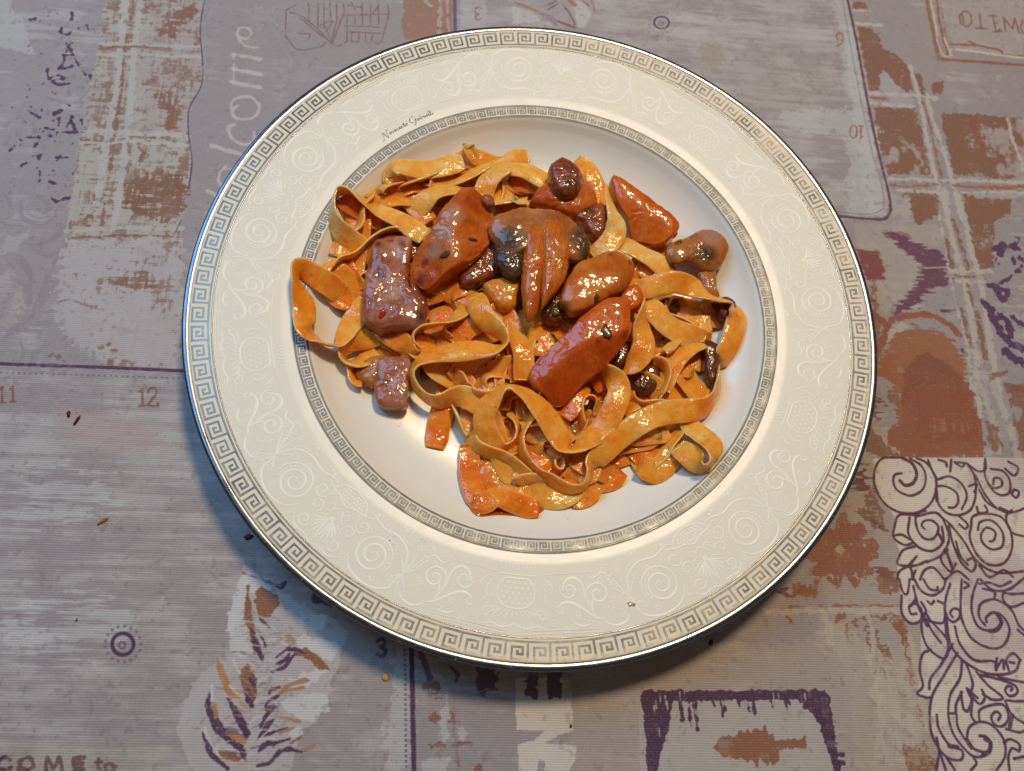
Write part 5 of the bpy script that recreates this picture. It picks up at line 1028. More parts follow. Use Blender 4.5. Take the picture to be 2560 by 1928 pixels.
rb("tagliatella hanging over the left wall and curling back under the lilac chunk", [('A', 830, 1560, 15, 0), ('A', 720, 1530, 16, 4), ('A', 600, 1490, 17, 8), ('A', 460, 1420, 19, 14), ('A', 330, 1350, 21, 30), ('A', 215, 1290, 23, 60), ('A', 165, 1340, 24, 82), ('A', 185, 1460, 24, 62), ('C', 230, 120, 24, 35), ('C', 250, 250, 23, 30), ('C', 270, 370, 21, 45), ('C', 340, 455, 18, 62), ('C', 440, 510, 17, 72), ('C', 540, 510, 16, 60), ('C', 600, 400, 18, 25), ('C', 650, 280, 19, 8), ('C', 730, 150, 19, 0), ('C', 810, 40, 18, 0)], w=8.6, sauce=.38)
rb("short orange tagliatella between the left curl and the lilac chunk", [('A', 480, 1480, 12, 0), ('A', 600, 1560, 13, 0), ('C', 700, 60, 13, 0)], w=9, sauce=.7)
# ---- lower left
rb("tagliatella curling into a small cup under the lilac chunk", [('C', 1010, 330, 16, 8), ('C', 880, 370, 16, 18), ('C', 760, 430, 16, 40), ('C', 650, 500, 15, 62), ('C', 590, 580, 14, 76), ('C', 630, 650, 13, 70), ('C', 740, 660, 12, 45), ('C', 830, 600, 11, 20), ('C', 900, 540, 11, 6)], w=8.4, sauce=.30)
rb("glossy tagliatella below the lilac chunk pointing at the ringed loop", [('C', 840, 300, 15, 0), ('C', 960, 370, 16, -6), ('C', 1080, 440, 16, -8), ('C', 1240, 520, 15, -4)], w=8.8, sauce=.5)
rb("tan tagliatella in the shade beside the low mushroom slice", [('C', 760, 500, 10, 0), ('C', 900, 520, 10, 0), ('C', 1040, 550, 10, 0), ('C', 1200, 560, 10, 0)], w=9, sauce=.5)
rb("tiny pale curl of tagliatella resting on the plate at the left foot of the pile", [('C', 690, 690, 9, 40), ('C', 690, 770, 8, 60), ('C', 715, 850, 8, 50), ('C', 780, 860, 8, 20)], w=5.5, sauce=.3)
rb("thin tagliatella on edge hooking round above the ringed loop", [('C', 1290, 500, 19, 80), ('C', 1225, 450, 20, 84), ('C', 1225, 365, 21, 84), ('C', 1300, 300, 22, 80), ('C', 1420, 270, 23, 74), ('C', 1540, 240, 23, 64), ('C', 1650, 170, 22, 40), ('C', 1720, 90, 21, 20)], w=7.4, sauce=.35)
rb("small inner hoop of tagliatella beside the hooked strand", [('C', 1560, 400, 18, 60), ('C', 1515, 330, 19, 76), ('C', 1540, 250, 20, 80), ('C', 1640, 220, 20, 60)], w=6.5, sauce=.42)
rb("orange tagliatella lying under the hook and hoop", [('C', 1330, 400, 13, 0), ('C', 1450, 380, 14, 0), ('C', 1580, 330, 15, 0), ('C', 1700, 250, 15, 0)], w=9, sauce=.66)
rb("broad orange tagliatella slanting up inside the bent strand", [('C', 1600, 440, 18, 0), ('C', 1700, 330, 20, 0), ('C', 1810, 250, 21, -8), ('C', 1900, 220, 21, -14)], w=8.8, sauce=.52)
rb("long tagliatella bent at the right and ringed at the left, mid pile", [('C', 1790, 10, 24, -20), ('C', 1830, 90, 26, -20), ('C', 1880, 190, 27, -32), ('C', 1980, 290, 27, -62), ('C', 2065, 370, 26, -78), ('C', 2080, 450, 25, -70), ('C', 1970, 500, 25, -40), ('C', 1820, 510, 25, -22), ('C', 1650, 520, 25, -18), ('C', 1480, 530, 24, -20), ('C', 1340, 560, 23, -34), ('C', 1255, 640, 22, -66), ('C', 1225, 740, 21, -82), ('C', 1265, 860, 20, -80), ('C', 1360, 950, 19, -76), ('C', 1480, 975, 19, -72), ('C', 1580, 940, 19, -60), ('C', 1690, 930, 19, -28), ('C', 1800, 980, 19, -12), ('C', 1890, 1060, 18, -8)], w=8.4, sauce=.36)
rb("cut end of a tagliatella reaching down onto the bare plate", [('C', 1600, 560, 15, 0), ('C', 1570, 700, 14, 0), ('C', 1545, 850, 13, 0), ('C', 1520, 1000, 11, 0), ('C', 1480, 1150, 9, 0), ('C', 1450, 1290, 7.5, 0), ('C', 1425, 1430, 7, 0)], w=8.6, sauce=.56)
rb("orange tagliatella slanting behind the ringed loop", [('C', 1650, 800, 14, 6), ('C', 1800, 760, 15, 10), ('C', 1950, 700, 16, 14), ('C', 2120, 640, 17, 10)], w=8.8, sauce=.6)
rb("upright orange tagliatella dropping from the small yellow cube", [('C', 2060, 130, 20, -40), ('C', 2110, 260, 21, -26), ('C', 2160, 400, 21, -6), ('C', 2190, 540, 20, 0), ('C', 2190, 680, 19, 0), ('C', 2200, 800, 18, 0)], w=8.0, sauce=.55)
# ---- lower middle
rb("long tagliatella curled into a round ring at the lower middle of the pile", [('E', 760, 470, 18, 20), ('E', 790, 560, 18, 55), ('E', 780, 680, 18, 78), ('E', 730, 790, 18, 76), ('E', 640, 830, 18, 60), ('E', 560, 770, 19, 34), ('E', 500, 670, 21, 22), ('E', 480, 550, 22, 18), ('E', 520, 410, 24, 26), ('E', 600, 290, 25, 50), ('E', 710, 240, 26, 66), ('E', 820, 290, 26, 52), ('E', 920, 370, 25, 30), ('E', 1020, 480, 25, 12), ('E', 1110, 600, 24, 8), ('E', 1180, 720, 23, 14), ('E', 1215, 810, 22, 42), ('E', 1270, 850, 22, 70), ('E', 1360, 820, 22, 60), ('E', 1450, 740, 22, 30), ('E', 1560, 640, 22, 12), ('E', 1640, 520, 23, 6), ('E', 1700, 390, 24, 4), ('E', 1720, 270, 24, 10), ('E', 1670, 170, 24, 40), ('E', 1600, 100, 24, 72), ('E', 1540, 70, 23, 70)], w=8.5, sauce=.34)
rb("red stained tagliatella peeking out under the red chunk", [('E', 1560, 90, 18, 0), ('E', 1560, 180, 18, 0), ('E', 1600, 270, 17, 0)], w=8, sauce=.68)
rb("pale tagliatella on edge snaking along the bottom of the pile", [('E', 900, 440, 17, -30), ('E', 900, 520, 19, -60), ('E', 850, 620, 20, -78), ('E', 815, 730, 20, -80), ('E', 830, 850, 20, -78), ('E', 880, 960, 19, -74), ('E', 960, 1050, 19, -70), ('E', 1070, 1100, 18, -70), ('E', 1180, 1170, 17, -72), ('E', 1290, 1215, 17, -76), ('E', 1390, 1190, 18, -82), ('E', 1440, 1100, 19, -84), ('E', 1470, 1000, 20, -66), ('D', 780, 1440, 21, -34), ('D', 900, 1310, 22, -16), ('D', 1050, 1190, 22, -8), ('D', 1220, 1080, 22, -4), ('D', 1400, 1010, 21, -6), ('D', 1580, 980, 20, -14), ('D', 1720, 960, 20, -36), ('D', 1810, 880, 20, -60), ('D', 1850, 780, 20, -62), ('D', 1860, 700, 20, -66), ('D', 1850, 620, 20, -80)], w=8.6, sauce=.36)
rb("tagliatella swinging round the right rim of the pile in a wide arc", [('D', 1830, 560, 16, -60), ('D', 1870, 560, 17, -30), ('D', 1940, 440, 19, -14), ('D', 1990, 310, 20, -10), ('D', 2010, 190, 21, -20), ('D', 1970, 100, 22, -44), ('B', 2080, 1530, 23, -60), ('B', 1960, 1500, 23, -46), ('B', 1830, 1450, 24, -22), ('B', 1700, 1390, 25, 10), ('B', 1580, 1350, 26, 24), ('B', 1450, 1370, 26, 16), ('B', 1330, 1400, 25, 8), ('B', 1230, 1430, 23, 0)], w=8.5, sauce=.36)
rb("rolled tagliatella forming a tight little tube near the bottom", [('E', 930, 640, 14, 0), ('E', 960, 760, 15, 0), ('E', 1010, 870, 16, 0), ('E', 1070, 960, 17, 4), ('E', 1100, 1010, 16, 20)], w=9.6, sauce=.52)
rb("curled rim of the little tube near the bottom", [('E', 1190, 870, 15, 60), ('E', 1205, 950, 16, 80), ('E', 1180, 1010, 16, 86), ('E', 1130, 990, 16, 80), ('E', 1120, 930, 16, 80), ('E', 1155, 900, 16, 80), ('E', 1175, 940, 15, 84)], w=6.5, sauce=.45)
rb("upright orange tagliatella above the curve of the snaking strand", [('E', 1320, 900, 14, 0), ('E', 1310, 1010, 14, 0), ('E', 1270, 1130, 13, 0), ('E', 1230, 1200, 12, 0)], w=9.2, sauce=.58)
rb("bottommost yellow tagliatella with a bright glint", [('E', 340, 700, 14, -40), ('E', 400, 780, 16, -58), ('E', 520, 850, 17, -66), ('E', 640, 910, 18, -62), ('E', 760, 990, 17, -56), ('E', 850, 1090, 15, -44), ('E', 910, 1190, 13, -22), ('E', 990, 1270, 12, -10), ('E', 1100, 1290, 12, 0), ('E', 1210, 1270, 12, 12), ('E', 1300, 1220, 12, 30), ('E', 1350, 1170, 12, 50)], w=8.4, sauce=.22)
rb("short tagliatella under the bottom right of the snaking strand", [('E', 1260, 1320, 9, 0), ('E', 1360, 1300, 9, 0), ('E', 1440, 1230, 10, 0), ('E', 1500, 1160, 11, 0)], w=7.4, sauce=.5)
rb("dark red soaked tagliatella end at the bottom right of the pile", [('E', 1430, 1110, 11, 0), ('E', 1530, 1120, 11, 0), ('E', 1640, 1090, 11, 0), ('E', 1720, 1020, 12, 0)], w=9, sauce=.74)
rb("thin pale tagliatella on edge hugging the lower left foot of the pile", [('E', 200, 430, 14, 70), ('E', 240, 530, 14, 80), ('E', 290, 630, 13, 80), ('E', 350, 700, 13, 70)], w=7.4, sauce=.15)
rb("greyish translucent tagliatella behind the round ring", [('E', 290, 470, 12, 0), ('E', 360, 590, 13, 0), ('E', 470, 720, 13, 0), ('E', 600, 850, 12, 0), ('E', 720, 950, 12, 0)], w=9.6, sauce=.40)
rb("pinkish tagliatella sheet above the red bottom corner", [('E', 400, 870, 11, 6), ('E', 490, 980, 12, 6), ('E', 620, 1070, 12, 4), ('E', 760, 1130, 12, 0), ('E', 900, 1180, 11, 0)], w=9.4, sauce=.46)
rb("second pinkish tagliatella sheet tucked into the red bottom corner", [('E', 420, 1010, 9.5, 0), ('E', 520, 1120, 10, 0), ('E', 660, 1200, 10, 0), ('E', 820, 1260, 10, 0), ('E', 940, 1310, 9, 0)], w=9.8, sauce=.5)
rb("red sauced tagliatella lying flat at the bottom left corner of the pile", [('E', 330, 800, 10, 0), ('E', 335, 930, 9, 0), ('E', 330, 1060, 8.5, 0), ('E', 350, 1190, 8, 0), ('E', 400, 1310, 8, 0), ('E', 440, 1390, 8, 0)], w=7.6, sauce=.72)
rb("red sauced tagliatella running right along the bottom edge", [('E', 360, 1360, 7.5, 0), ('E', 470, 1370, 8, 10), ('E', 570, 1320, 9, 26), ('E', 700, 1350, 9, 12), ('E', 830, 1390, 8, 0), ('E', 960, 1400, 8, 0)], w=7.6, sauce=.70)
rb("narrow hoop of tagliatella under the tip of the red chunk", [('D', 700, 1180, 16, 60), ('D', 665, 1080, 17, 76), ('D', 655, 970, 18, 80), ('D', 690, 885, 18, 84), ('D', 760, 870, 18, 80), ('D', 810, 930, 17, 60), ('D', 830, 1030, 16, 20)], w=7.6, sauce=.58)
rb("saucy tagliatella draped just below the tip of the red chunk", [('D', 690, 770, 19, 0), ('D', 640, 860, 20, 0), ('D', 590, 950, 20, -10), ('D', 520, 1050, 19, -20)], w=7.4, sauce=.68)
rb("orange tagliatella filling the hollow between hoop and long ring", [('D', 760, 850, 13, 0), ('D', 850, 900, 13, 0), ('D', 900, 1020, 13, 0)], w=8.6, sauce=.6)
rb("tagliatella strip crossing behind the ring's diagonal band", [('D', 180, 780, 15, 0), ('D', 210, 900, 15, 0), ('D', 180, 1020, 15, 0), ('D', 150, 1130, 14, 0)], w=8.4, sauce=.5)
rb("tan tagliatella tucked left of the red chunk", [('D', 200, 430, 20, 0), ('D', 320, 420, 21, 0), ('D', 430, 380, 21, 0)], w=8.2, sauce=.42)
rb("orange tagliatella between upright strand and red chunk", [('D', 60, 230, 23, 60), ('D', 110, 340, 24, 30), ('D', 160, 470, 24, 8), ('D', 170, 600, 23, 0), ('D', 160, 730, 21, 0)], w=7.6, sauce=.42)
rb("diagonal tagliatella with a blackish speck to the right of the long ring", [('D', 1090, 760, 12, 0), ('D', 1160, 900, 13, 0), ('D', 1170, 1040, 13, 0), ('D', 1120, 1150, 13, 0)], w=8.6, sauce=.6)
# ---- right side
rb("leaf shaped tagliatella curling down to a point right of the red chunk", [('D', 1225, 60, 26, 66), ('D', 1205, 150, 27, 56), ('D', 1200, 270, 27, 22), ('D', 1210, 390, 27, 4), ('D', 1180, 510, 26, -6), ('D', 1110, 610, 24, -20, .8), ('D', 1030, 670, 22, -40, .35)], w=8.4, sauce=.38)
rb("tan tagliatella twisting from the right arc toward the cut piece", [('D', 1250, 40, 25, 10), ('D', 1310, 140, 25, 4), ('D', 1410, 240, 24, 0), ('D', 1540, 320, 22, -6), ('D', 1680, 370, 20, -20, .9), ('D', 1790, 370, 19, -40, .7)], w=9.4, sauce=.28)
rb("short yellow tagliatella stub on the upper right side", [('D', 1490, 160, 15, 0), ('D', 1600, 160, 16, 0), ('D', 1710, 150, 16, 0)], w=6.6, sauce=.38)
rb("short tagliatella with two cut corners below the upper right stub", [('D', 1540, 250, 17, 0), ('D', 1660, 250, 18, 0), ('D', 1790, 240, 18, 0)], w=7.6, sauce=.34)
rb("tagliatella sloping down from the cut corners to the dark mushroom", [('D', 1730, 390, 18, -30), ('D', 1610, 440, 20, -26), ('D', 1520, 520, 21, -30), ('D', 1450, 630, 21, -40), ('D', 1410, 730, 21, -48), ('D', 1370, 820, 20, -40)], w=8.0, sauce=.34)
rb("slender arch of tagliatella over the dark mushroom on the right", [('D', 1290, 570, 20, -60), ('D', 1370, 590, 21, -78), ('D', 1400, 680, 21, -80), ('D', 1370, 790, 20, -76), ('D', 1310, 900, 18, -66), ('D', 1240, 1010, 17, -50)], w=7.0, sauce=.44)
rb("small chip of tagliatella lying above the slender arch", [('D', 1390, 480, 22, 30), ('D', 1450, 440, 23, 30), ('D', 1530, 380, 23, 40, .6)], w=4.2, sauce=.3)
rb("flat tagliatella cut square pointing at the right arc", [('D', 1490, 600, 16, 0), ('D', 1560, 690, 17, 0), ('D', 1640, 790, 17, 0), ('D', 1740, 890, 16, 0)], w=9.2, sauce=.40)
rb("tagliatella strip rising behind the square cut one", [('D', 1620, 430, 14, 0), ('D', 1640, 540, 14, 0), ('D', 1630, 640, 14, 0)], w=8, sauce=.42)
rb("orange tagliatella running down inside the right arc", [('D', 1440, 760, 14, 0), ('D', 1470, 860, 14, 0), ('D', 1400, 980, 14, 0)], w=8.6, sauce=.5)
rb("saucy tagliatella crossing under the long right sweep", [('D', 1500, 850, 12, 0), ('D', 1580, 900, 12, 0), ('D', 1500, 960, 13, 0)], w=8.6, sauce=.6)
rb("narrow tagliatella pair between the two dark mushrooms", [('D', 1200, 860, 14, 10), ('D', 1220, 960, 14, 10), ('D', 1180, 1060, 14, 0)], w=6.0, sauce=.62)
rb("tagliatella with a herb fleck looping out at the lower right", [('D', 1580, 1100, 15, 0), ('D', 1650, 1220, 16, 0), ('D', 1700, 1330, 16, 10), ('D', 1715, 1420, 16, 40), ('D', 1690, 1500, 15, 76), ('D', 1630, 1540, 13, 80), ('D', 1560, 1500, 11, 46), ('D', 1500, 1430, 10, 12), ('D', 1430, 1350, 10, 0)], w=8.6, sauce=.26)
rb("pale edged tagliatella crossing behind the lower right loop", [('D', 1500, 1170, 15, -60), ('D', 1440, 1270, 15, -56), ('D', 1340, 1370, 14, -44), ('D', 1230, 1440, 13, -30), ('D', 1110, 1500, 12, -16)], w=8.6, sauce=.28)
rb("flat tagliatella resting on the plate at the lower right", [('D', 1420, 1390, 9, 0), ('D', 1350, 1480, 8, 0), ('D', 1250, 1560, 7.5, 0), ('D', 1120, 1500, 9, 0)], w=8.4, sauce=.34)
rb("orange tagliatella in the hollow under the long right sweep", [('D', 1400, 1210, 13, 0), ('D', 1300, 1290, 12, 0), ('D', 1200, 1380, 12, 0), ('D', 1110, 1460, 11, 0)], w=9.4, sauce=.62)
rb("tagliatella glimpsed in the hollow beneath the top of the right arc", [('B', 1400, 1540, 13, 0), ('B', 1560, 1560, 14, 0), ('B', 1720, 1590, 14, 0), ('B', 1860, 1640, 13, 0)], w=8.8, sauce=.5)
rb("tagliatella lining the inner side of the right arc", [('D', 1700, 60, 12, 0), ('D', 1780, 160, 12, 0), ('D', 1800, 300, 12, 0)], w=7.6, sauce=.46)
# ---- upper middle and right
rb("peach coloured tagliatella folded at the very top of the pile", [('A', 1710, 330, 15, 0), ('A', 1730, 220, 17, 20), ('A', 1720, 140, 18, 50), ('A', 1780, 190, 19, 20), ('A', 1870, 240, 19, 0), ('A', 2000, 250, 19, 0)], w=7.8, sauce=.45)
rb("tagliatella bridging from the top fold to the brown nugget", [('A', 1330, 430, 18, 30), ('A', 1500, 440, 20, 50), ('A', 1650, 410, 21, 52), ('A', 1780, 340, 21, 40), ('A', 1920, 260, 21, 40), ('A', 2080, 230, 20, 30), ('B', 80, 200, 19, 14), ('B', 220, 190, 17, 0)], w=7.4, sauce=.36)
rb("glossy pale tagliatella arching below the top edge", [('A', 1890, 560, 21, -10), ('A', 1900, 450, 23, 6), ('A', 1980, 350, 24, 20), ('A', 2090, 290, 24, 26), ('B', 60, 300, 23, 20), ('B', 200, 320, 22, 6), ('B', 340, 400, 21, 0), ('B', 440, 450, 20, 0)], w=8.2, sauce=.14)
rb("orange tagliatella under the glossy arch", [('A', 2030, 480, 15, 0), ('A', 2120, 420, 16, 0), ('B', 40, 420, 17, 0), ('B', 160, 430, 17, 0), ('B', 300, 460, 17, 0)], w=9, sauce=.62)
rb("thin pale tagliatella above the mushroom cap", [('A', 1930, 620, 22, 50), ('A', 2060, 590, 23, 58), ('A', 2190, 580, 23, 60), ('B', 100, 600, 23, 52), ('B', 220, 610, 22, 40)], w=6.8, sauce=.2)
rb("orange tagliatella between the nub and the mushroom cap", [('A', 1990, 680, 18, 0), ('A', 2100, 660, 18, 0), ('B', 60, 650, 18, 0)], w=8.6, sauce=.64)
rb("yellowish tagliatella behind the brown nugget at the top right", [('B', 660, 250, 14, 0), ('B', 740, 300, 15, 0), ('B', 800, 400, 15, 0), ('B', 860, 520, 15, 0), ('B', 890, 640, 15, 0)], w=8.2, sauce=.36)
rb("twisted tagliatella tapering to a pale tip beside the orange wedge", [('B', 945, 450, 24, 70, .3), ('B', 960, 560, 25, 56, .55), ('B', 1000, 680, 26, 36, .75), ('B', 1040, 800, 26, 14, .95), ('B', 1020, 920, 25, 0), ('B', 930, 1030, 24, -8), ('B', 820, 1110, 22, 0)], w=8.6, sauce=.14)
rb("yellow tagliatella running from the twist to the right mushroom", [('B', 1060, 990, 23, 4), ('B', 1180, 1020, 23, 6), ('B', 1310, 1090, 23, 8), ('B', 1430, 1180, 22, 4), ('B', 1540, 1290, 20, 0)], w=8.4, sauce=.2)
rb("brownish tagliatella beneath the yellow one near the right mushroom", [('B', 1340, 1040, 14, 0), ('B', 1450, 1080, 14, 0), ('B', 1560, 1160, 14, 0)], w=8, sauce=.52)
rb("tagliatella under the tan translucent piece", [('B', 1180, 1130, 18, 0), ('B', 1280, 1200, 18, 0), ('B', 1360, 1290, 18, 0)], w=8, sauce=.5)
rb("small saucy tagliatella left of the mushroom stem", [('C', 1740, 20, 14, 0), ('C', 1640, 110, 15, 0), ('C', 1500, 190, 15, 0), ('C', 1380, 240, 15, 0)], w=9, sauce=.6)

# ---- pancetta
def chunk(name, label, cat, *a, **k):
    o = blob(name, *a, **k); return place(o, label, cat, k.get('group'))
BAC = "pancetta chunks on the pasta"
def bac(label, *a, **k): o = blob("pancetta_chunk", *a, **k); return place(o, label, "pancetta", BAC)
b1 = bac("lilac pink glistening chunk at the left with a red chilli flake on it", ('A', [(860, 1010), (950, 960), (1180, 970), (1220, 1060), (1190, 1220), (1180, 1380), (1240, 1480), (1330, 1640), (1330, 1750), (1260, 1790), (1020, 1780), (920, 1800), (860, 1760), (770, 1690), (780, 1450), (800, 1280), (840, 1120)]), 28, 13, M['bacon_lilac'], rough=.75, p=6, seed=2, darks=(('A', 930, 1290, 1.8), ('A', 1240, 1150, 2.6), ('A', 1290, 1650, 3.0), ('A', 900, 990, 1.6), ('A', 1130, 990, 1.4)))
b1b = blob("browned_edge", ('A', [(1190, 1300), (1280, 1420), (1360, 1560), (1350, 1720), (1300, 1770), (1230, 1760), (1250, 1600), (1190, 1440)]), 24.5, 10, M['brown'], b1, rough=.6, seed=5)
b1b['label'] = "dark browned right side"
bac("large orange chunk with a grey pink upper face left of the mushroom", ('A', [(1580, 620), (1680, 520), (1800, 530), (1930, 640), (2030, 800), (1990, 900), (1900, 1010), (1790, 1150), (1640, 1230), (1480, 1310), (1350, 1390), (1230, 1290), (1200, 1190), (1260, 1040), (1400, 900), (1470, 740)]), 34, 17, M['bacon_mix'], rough=.55, p=6, seed=3, facets=((1.0, -.6, -.1), (2.2, .5, .35)), pales=(('A', 1600, 720, 4.5), ('A', 1500, 880, 4.5), ('A', 1420, 1010, 3.6)), darks=(('A', 1290, 1230, 2.6), ('A', 1330, 1090, 1.6), ('A', 1600, 1220, 1.6)))
bac("orange wedge with a pink rind lying toward the upper right wall", ('B', [(965, 430), (1080, 470), (1250, 590), (1420, 720), (1580, 860), (1560, 940), (1480, 1010), (1380, 1030), (1260, 990), (1180, 960), (1130, 800), (1020, 640)]), 22, 13, M['bacon_orange'], rough=.35, p=8, seed=4, facets=((-.4, .28, .5),))
rind = blob("pancetta_rind", ('B', [(965, 432), (1080, 460), (1250, 575), (1420, 705), (1590, 850), (1575, 930), (1500, 900), (1350, 760), (1180, 620), (1050, 520)]), 22.3, 6, M['bacon_rind'], bpy.data.objects["pancetta_chunk.002"], rough=.45, seed=6, darks=(('B', 1560, 900, 2.0), ('B', 970, 450, 1.2)))
bac("tan translucent rounded piece between the mushroom and the red chunk", ('B', [(800, 1130), (960, 1060), (1090, 1080), (1180, 1160), (1200, 1280), (1110, 1420), (960, 1500), (800, 1590), (640, 1640), (530, 1580), (520, 1470), (600, 1290), (680, 1180)]), 33, 12, M['bacon_tan'], rough=.35, p=3.8, seed=7, facets=((1.4, .1, -.35),), darks=(('B', 560, 1560, 2.6), ('B', 1170, 1150, 1.2), ('B', 1000, 1065, 1.0)))
b5 = bac("big red orange block in the centre with squared ends", ('D', [(225, 640), (330, 500), (520, 360), (640, 230), (800, 100), (900, 50), (1060, 60), (1075, 200), (1065, 370), (960, 510), (850, 620), (700, 730), (560, 880), (450, 900), (370, 830), (260, 720)]), 35, 18, M['bacon_red'], rough=.35, p=9, seed=8, facets=((-.4, -.40, .70), (1.0, .5, .1)), darks=(('D', 1050, 330, 2.0), ('D', 820, 390, 1.2)))
bac("small red orange corner of fat right of the tan piece", ('B', [(1090, 1440), (1200, 1380), (1270, 1460), (1250, 1580), (1120, 1620), (1060, 1540)]), 29, 9, M['bacon_orange'], rough=.4, seed=9)
bac("round browned nugget at the top of the pile", ('B', [(415, 310), (470, 250), (540, 225), (640, 265), (700, 340), (710, 440), (680, 530), (600, 570), (500, 550), (430, 440)]), 33, 12, M['brown'], rough=.6, p=3.6, seed=10, darks=(('B', 600, 420, 3),))
bac("reddish brown wedge under the round nugget", ('B', [(330, 480), (450, 440), (640, 520), (760, 420), (840, 540), (860, 640), (760, 690), (640, 745), (480, 700), (260, 630), (260, 570)]), 27, 11, M['bacon_mix'], rough=.6, seed=11)
bac("dark reddish piece tucked between the mushroom cap and the yellow twist", ('B', [(650, 740), (760, 680), (900, 640), (945, 760), (930, 880), (870, 960), (800, 930), (730, 830)]), 26, 10, M['brown'], rough=.5, seed=12)
bac("tiny dark red nub on the pale arch beside the big orange chunk", ('A', [(1850, 570), (1900, 540), (1960, 560), (1980, 630), (1930, 660), (1870, 630)]), 32, 5, M['brown'], rough=.3, p=2.6, seed=13)
lower = bac("mauve tipped piece hanging over the bare plate at the lower left", ('C', [(930, 610), (1080, 600), (1210, 640), (1200, 780), (1190, 900), (1170, 1000), (1190, 1040), (1120, 1070), (990, 1065), (900, 1020), (880, 900), (890, 780), (900, 680)]), 15.5, 8, M['bacon_lilac'], rough=.45, p=5, seed=14)
chunk("potato_cube", "small golden yellow cube beside the mushroom stem", "vegetable", ('A', [(1870, 1400), (1960, 1340), (2100, 1310), (2200, 1380), (2180, 1480), (2170, 1580), (2060, 1620), (1960, 1540)]), 26, 10, M['garlic'], rough=.35, p=4, seed=15)
bac("dark glazed lean chunk in the shade left of the mushroom stem", ('A', [(1660, 1250), (1850, 1100), (1980, 950), (2080, 1000), (2060, 1230), (1900, 1330), (1700, 1400)]), 25, 9, M['brown'], rough=.6, seed=16)
bac("browned edge piece behind the lilac chunk", ('A', [(900, 950), (1060, 890), (1220, 930), (1310, 1010), (1240, 1160), (1150, 1100), (980, 1030)]), 22.5, 8, M['brown'], rough=.5, seed=17)

# ---- mushrooms
MU = "mushroom slices in the pasta"
def mushroom(label, loc, parts):
    e = empty("mushroom_slice", loc); tag(e, label, "mushroom", MU)
    for (nm, poly, zt, th, mt, kw) in parts:
        o = blob(nm, poly, zt, th, mt, None, **kw); o.parent = e; o.matrix_parent_inverse = Matrix.Translation(-Vector(loc))
    return e
c0 = at(*rz('B', 350, 1000), .026)
mushroom("big mushroom slice in the centre with dark gills either side of an orange stem", tuple(c0), [
    ("cap", ('B', [(-150, 840), (-90, 740), (60, 690), (200, 668), (360, 675), (520, 715), (660, 800), (760, 920), (800, 1030), (770, 1120), (690, 1155), (600, 1150), (480, 1080), (350, 1030), (200, 1060), (90, 1120), (0, 1100), (-90, 980)]), 33, 8, M['mush'], dict(rough=.5, p=3.4, seed=21, darks=(('B', 60, 950, 6.5), ('B', 700, 930, 4.5), ('B', 760, 1080, 3.0)))),
    ("gills", ('B', [(-40, 870), (60, 830), (170, 860), (210, 960), (190, 1100), (170, 1250), (110, 1300), (0, 1270), (-70, 1150), (-80, 1000)]), 31.8, 7, M['gill'], dict(rough=.7, p=3, seed=22, darks=(('B', 60, 1100, 7),))),
    ("gills", ('B', [(590, 850), (680, 800), (760, 900), (790, 1010), (760, 1100), (680, 1130), (600, 1080), (570, 960)]), 32.6, 6, M['gill'], dict(rough=.6, p=3, seed=23)),
    ("stem", ('B', [(240, 780), (320, 760), (390, 800), (385, 1050), (355, 1250), (340, 1450), (310, 1620), (230, 1720), (190, 1640), (170, 1500), (165, 1300), (185, 1050), (200, 840)]), 34.3, 8, M['mush_stem'], dict(rough=.6, p=2.3, seed=24)),
    ("stem", ('B', [(370, 790), (470, 760), (560, 820), (605, 1000), (600, 1180), (560, 1330), (480, 1440), (410, 1520), (350, 1600), (340, 1480), (350, 1250), (355, 1050)]), 35.0, 9, M['mush_stem'], dict(rough=.6, p=2.4, seed=44))])
c1 = at(*rz('B', 1850, 1100), .018)
mushroom("mushroom slice with a violet grey centre leaning on the right wall of the plate", tuple(c1), [
    ("cap", ('B', [(1700, 930), (1790, 885), (1880, 873), (1960, 895), (2030, 960), (2056, 1050), (2030, 1150), (1980, 1220), (1900, 1255), (1800, 1240), (1740, 1180), (1640, 1180), (1560, 1200), (1490, 1130), (1500, 1040), (1560, 990)]), 25, 8, M['mush'], dict(rough=.5, p=3, seed=25, pales=(('B', 1900, 930, 5),), darks=(('B', 1870, 1090, 4.4), ('B', 1560, 1180, 2.2)))),
    ("gills", ('B', [(1760, 1000), (1850, 960), (1950, 990), (2000, 1080), (1980, 1180), (1900, 1220), (1800, 1200), (1750, 1120)]), 24.6, 7, M['gill'], dict(rough=.5, p=2.6, seed=26, darks=(('B', 1870, 1090, 6),))),
    ("stem", ('B', [(1790, 1230), (1930, 1230), (1950, 1340), (1960, 1440), (1990, 1490), (1880, 1480), (1820, 1400)]), 23, 6, M['mush'], dict(rough=.3, p=3, seed=27))])
c2 = at(*rz('C', 850, 720), .012)
mushroom("flat mushroom slice lying half under the pile at the lower left", tuple(c2), [
    ("cap", ('C', [(700, 760), (740, 680), (850, 610), (1000, 600), (1010, 700), (940, 800), (880, 880), (780, 840)]), 13.5, 6, M['mush'], dict(rough=.35, p=3.4, seed=28)),
    ("gills", ('C', [(790, 650), (850, 600), (930, 595), (920, 650), (850, 680)]), 14.5, 4, M['gill'], dict(rough=.4, p=2.6, seed=29))])
def bit(label, poly, zt, th, mt, **k): o = blob("mushroom_piece", poly, zt, th, mt, **k); return place(o, label, "mushroom", MU)
bit("dark blue grey mushroom bit glimpsed inside the ringed loop", ('C', [(1290, 670), (1340, 640), (1390, 670), (1380, 750), (1320, 775), (1285, 740)]), 15, 6, M['gill'], rough=.4, seed=30)
